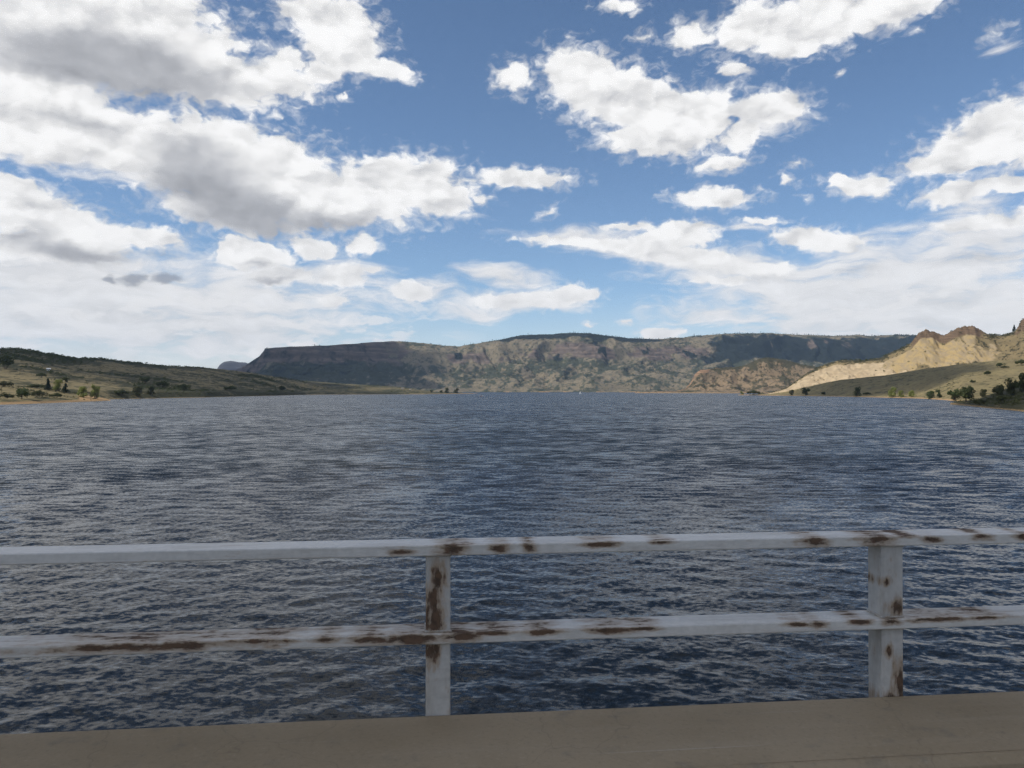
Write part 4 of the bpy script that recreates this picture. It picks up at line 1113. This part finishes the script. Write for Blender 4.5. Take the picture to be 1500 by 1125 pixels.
def far_d(H):
    n = fbm(H['X'] / 420, H['Y'] / 420, 4, 51); n2 = fbm(H['X'] / 160, H['Y'] / 300, 4, 53)
    return np.clip(0.15 + 1.6 * n + 1.2 * n2 + 1.2 * smooth(0.93, 1.0, H['S']) * smooth(560, 760, H['PX']), 0.02, 3) * (H['S'] < 1.03) * (H['PX'] > 380) * (H['PX'] < 1420)
scatter('far_wood', 'far-off brush and trees covering the range across the lake', FAR, 7000, 7.0, far_d, 'dark', 12, 'spread', 22, 6)
scatter('far_conifers', 'far-off conifers along the top of the range', FAR, 1500, 15.0,
        lambda H: (0.1 + smooth(0.92, 0.99, H['S']) * np.clip(fbm(H['X'] / 200, 0 * H['Y'], 3, 57) * 4, 0.03, 2)) * smooth(620, 720, H['PX']) * (H['S'] < 1.02) * (H['PX'] < 1420), 'conifer', 13, 'conifer', 26, 4)

# ------------------------------------------------------------------ small things
def plain(name, c, rough=0.6):
    m, t, b, _ = new_mat(name)
    n = t.noise(opos(t), 3.0, 4.0, 0.6)
    t.l.new(t.mix(t.ramp(n, 0.3, 0.7, 0.0, 0.3), c, t.vm('SCALE', c[:3], scale=0.7)), b.inputs['Base Color'])
    b.inputs['Roughness'].default_value = rough
    return m
M_WHITE = plain('white_paint', (0.80, 0.80, 0.78, 1), 0.35)
M_GREY = plain('grey_metal', (0.30, 0.31, 0.32, 1), 0.4)
M_RED = plain('red_gelcoat', (0.35, 0.05, 0.03, 1), 0.3)
M_GLASS = plain('dark_glass', (0.02, 0.025, 0.03, 1), 0.08)
M_TAN = plain('tan_paint', (0.36, 0.31, 0.25, 1), 0.7)
M_CANVAS = plain('orange_canvas', (0.55, 0.22, 0.08, 1), 0.8)

def house(name, label, H, px, Y, L, W, h, rz, paint=None):
    paint = paint or M_WHITE
    z = sample(H, px, Y)
    root = empty(name, (px_u(px) * Y, Y, z), rz)
    obj('wall', bm_mesh('wall', lambda bm: bm_box(bm, -L / 2, L / 2, -W / 2, W / 2, -0.6, h)), paint, root)
    def roof(bm):
        o = 0.35; rh = W * 0.32
        a = [(-L / 2 - o, -W / 2 - o, h), (-L / 2 - o, 0, h + rh), (-L / 2 - o, W / 2 + o, h)]
        t_ = 0.14
        for s in (0, 1):
            p0, p1 = a[s], a[s + 1]
            vs = []
            for x in (-L / 2 - o, L / 2 + o):
                for q in (p0, p1):
                    for dz in (0.004, t_): vs.append(bm.verts.new((x, q[1], q[2] + dz)))
            for f in ((0, 1, 3, 2), (4, 6, 7, 5), (0, 4, 5, 1), (2, 3, 7, 6), (1, 5, 7, 3), (0, 2, 6, 4)):
                bm.faces.new([vs[i] for i in f])
        for x in (-L / 2, L / 2):
            bm.faces.new([bm.verts.new((x, -W / 2, h)), bm.verts.new((x, W / 2, h)), bm.verts.new((x, 0, h + rh * 0.9))])
    obj('roof', bm_mesh('roof', roof), paint, root)
    d = obj('door', bm_mesh('door', lambda bm: bm_box(bm, -0.5, 0.5, -W / 2 - 0.05, -W / 2 - 0.003, 0, 2.05)), M_GREY, root)
    for x in (-L * 0.3, L * 0.3):
        obj('window', bm_mesh('window', lambda bm: bm_box(bm, x - 0.6, x + 0.6, -W / 2 - 0.05, -W / 2 - 0.003, 1.0, 2.0)), M_GLASS, root)
    return tag(root, label, 'building')
house('cabin', 'small white building on the dark hillside, far left', LFT, 71, 1090, 4.8, 3.2, 2.1, 0.5)
house('shed', 'low pale building on the low spit, left of two', LSP, 590, 2500, 9.0, 5.0, 2.4, 0.1, M_TAN)
house('shed', 'low pale building on the low spit, right of two', LSP, 601, 2480, 6.0, 5.0, 2.4, -0.2, M_TAN)

def hull_mesh(L, W, Hh):
    def build(bm):
        n = 9; rows = []
        for i in range(n):
            f = i / (n - 1); x = -L / 2 + L * f
            w = W / 2 * (1 - max(0, (f - 0.45) / 0.55) ** 2.2) + 0.02
            top = Hh * (1 + 0.25 * f * f)
            rows.append([bm.verts.new(p_) for p_ in ((x, -w, top), (x, -w * 0.85, 0.12), (x, 0, -0.35 + 0.3 * max(0, f - 0.6)), (x, w * 0.85, 0.12), (x, w, top))])
        for a, c in zip(rows, rows[1:]):
            for j in range(4): bm.faces.new((a[j], a[j + 1], c[j + 1], c[j]))
            bm.faces.new((a[4], a[0], c[0], c[4]))
        bm.faces.new(rows[0]); bm.faces.new(list(reversed(rows[-1])))
    return bm_mesh('hull', build)

by = 1246.0
boat = empty('motor_boat', (px_u(706) * by, by, 0.05), math.radians(12))
tag(boat, 'small white motor boat on open water beyond the railing, left of centre', 'boat')
obj('hull', hull_mesh(8.2, 2.6, 1.0), M_WHITE, boat)
obj('stripe', bm_mesh('stripe', lambda bm: bm_box(bm, -3.9, 0.6, -1.36, -1.31, 0.45, 0.7)), M_RED, boat)
obj('cabin', bm_mesh('cabin', lambda bm: bm_box(bm, -0.8, 1.6, -0.95, 0.95, 1.0, 1.75, 0.15)), M_WHITE, boat)
obj('windscreen', bm_mesh('windscreen', lambda bm: bm_box(bm, -0.6, 1.4, -0.97, 0.97, 1.3, 1.6)), M_GLASS, boat)
obj('canopy', bm_mesh('canopy', lambda bm: bm_box(bm, -3.0, -0.4, -1.05, 1.05, 2.15, 2.25, 0.04)), M_CANVAS, boat)
for x in (-2.9, -0.5):
    for y in (-1.0, 1.0):
        obj('canopy_pole', bm_mesh('canopy_pole', lambda bm: bm_box(bm, x - 0.03, x + 0.03, y - 0.03, y + 0.03, 0.9, 2.15)), M_GREY, boat)
obj('outboard_motor', bm_mesh('outboard_motor', lambda bm: (bm_box(bm, -4.6, -4.05, -0.25, 0.25, 0.7, 1.45, 0.08), bm_box(bm, -4.4, -4.2, -0.08, 0.08, -0.4, 0.7))), M_GREY, boat)

by = 2350.0
sb = empty('sailing_boat', (px_u(850) * by, by, 0.05), math.radians(-25))
tag(sb, 'tiny sailing boat far out below the highest part of the range', 'boat')
obj('hull', hull_mesh(7.0, 2.2, 0.9), M_WHITE, sb)
obj('mast', bm_mesh('mast', lambda bm: bm_box(bm, 0.4, 0.5, -0.05, 0.05, 0.8, 8.6)), M_GREY, sb)
obj('boom', bm_mesh('boom', lambda bm: bm_box(bm, -2.8, 0.39, -0.05, 0.05, 1.7, 1.8)), M_GREY, sb)
def sail(bm):
    a = [bm.verts.new(q) for q in ((0.35, 0.0, 1.9), (-2.7, 0.25, 1.9), (0.35, 0.0, 8.3), (-1.3, 0.35, 4.6))]
    bm.faces.new((a[0], a[1], a[3])); bm.faces.new((a[0], a[3], a[2]))
sl = obj('sail', bm_mesh('sail', sail), M_WHITE, sb)
md = sl.modifiers.new('thickness', 'SOLIDIFY'); md.thickness = 0.03

# ------------------------------------------------------------------ clouds overhead that shade parts of the land
m_cl = bpy.data.materials.new('cloud_droplets'); m_cl.use_nodes = True
t = NT(m_cl.node_tree); t.n.clear()
pv = t.n.new('ShaderNodeVolumePrincipled')
pv.inputs['Color'].default_value = (0.97, 0.97, 0.97, 1)
pv.inputs['Density'].default_value = 0.016
pv.inputs['Anisotropy'].default_value = 0.4
t.l.new(pv.outputs[0], t.n.new('ShaderNodeOutputMaterial').inputs['Volume'])
def shade_cloud(tx, ty, tz, rx, ry, base, seed, label, thick=0.35):
    """a cloud at height base whose shadow falls on (tx, ty, tz)"""
    k = (base - tz) / SUN_DIR.z
    c = Vector((tx, ty, tz)) + SUN_DIR * k
    bm = bmesh.new(); bmesh.ops.create_icosphere(bm, subdivisions=5, radius=1.0)
    co = np.array([v.co[:] for v in bm.verts])
    d = 1 + 0.42 * fbm(co[:, 0] * 1.9 + seed, co[:, 1] * 1.9 + co[:, 2] * 1.3, 5, 200 + seed)
    d += 0.16 * fbm(co[:, 0] * 6 + seed, co[:, 1] * 6 + co[:, 2] * 5, 3, 220 + seed)
    for v, k_ in zip(bm.verts, d):
        z = v.co.z * k_
        v.co = Vector((v.co.x * k_ * rx, v.co.y * k_ * ry, z * (180 * thick / 0.35) * (1.0 if z > 0 else 0.35)))
    me = bpy.data.meshes.new('cloud'); bm.to_mesh(me); bm.free()
    for p_ in me.polygons: p_.use_smooth = True
    o = obj('cloud', me, m_cl); o.location = c
    return tag(o, label, 'cloud', kind='structure')
shade_cloud(-10, 10, 8, 95, 80, 1500, 1, 'white cloud drifting above the bridge')
shade_cloud(-730, 1650, 50, 430, 680, 1700, 2, 'long white cloud above the left hillside', 0.14)
shade_cloud(565, 1300, 20, 92, 270, 1500, 3, 'narrow white cloud above the right grassy slope')
shade_cloud(300, 430, 5, 120, 110, 1500, 4, 'small white cloud above the brushy point', 0.16)
shade_cloud(-1750, 5600, 200, 980, 900, 3300, 5, 'broad white cloud above the tableland', 0.8)
shade_cloud(-900, 2450, 20, 420, 420, 1800, 6, 'white cloud above the low spit')

# ------------------------------------------------------------------ air
m_hz = bpy.data.materials.new('haze_air'); m_hz.use_nodes = True
t = NT(m_hz.node_tree); t.n.clear()
pv = t.n.new('ShaderNodeVolumePrincipled')
pv.inputs['Color'].default_value = (0.50, 0.70, 1.0, 1)
pv.inputs['Density'].default_value = 0.000026
pv.inputs['Anisotropy'].default_value = 0.2
t.l.new(pv.outputs[0], t.n.new('ShaderNodeOutputMaterial').inputs['Volume'])
hz = obj('haze', bm_mesh('haze', lambda bm: bm_box(bm, -8500, 8500, -2600, 12500, -11, 800)), m_hz)
tag(hz, 'thin pale blue haze in the air over the lake', 'haze', kind='stuff')
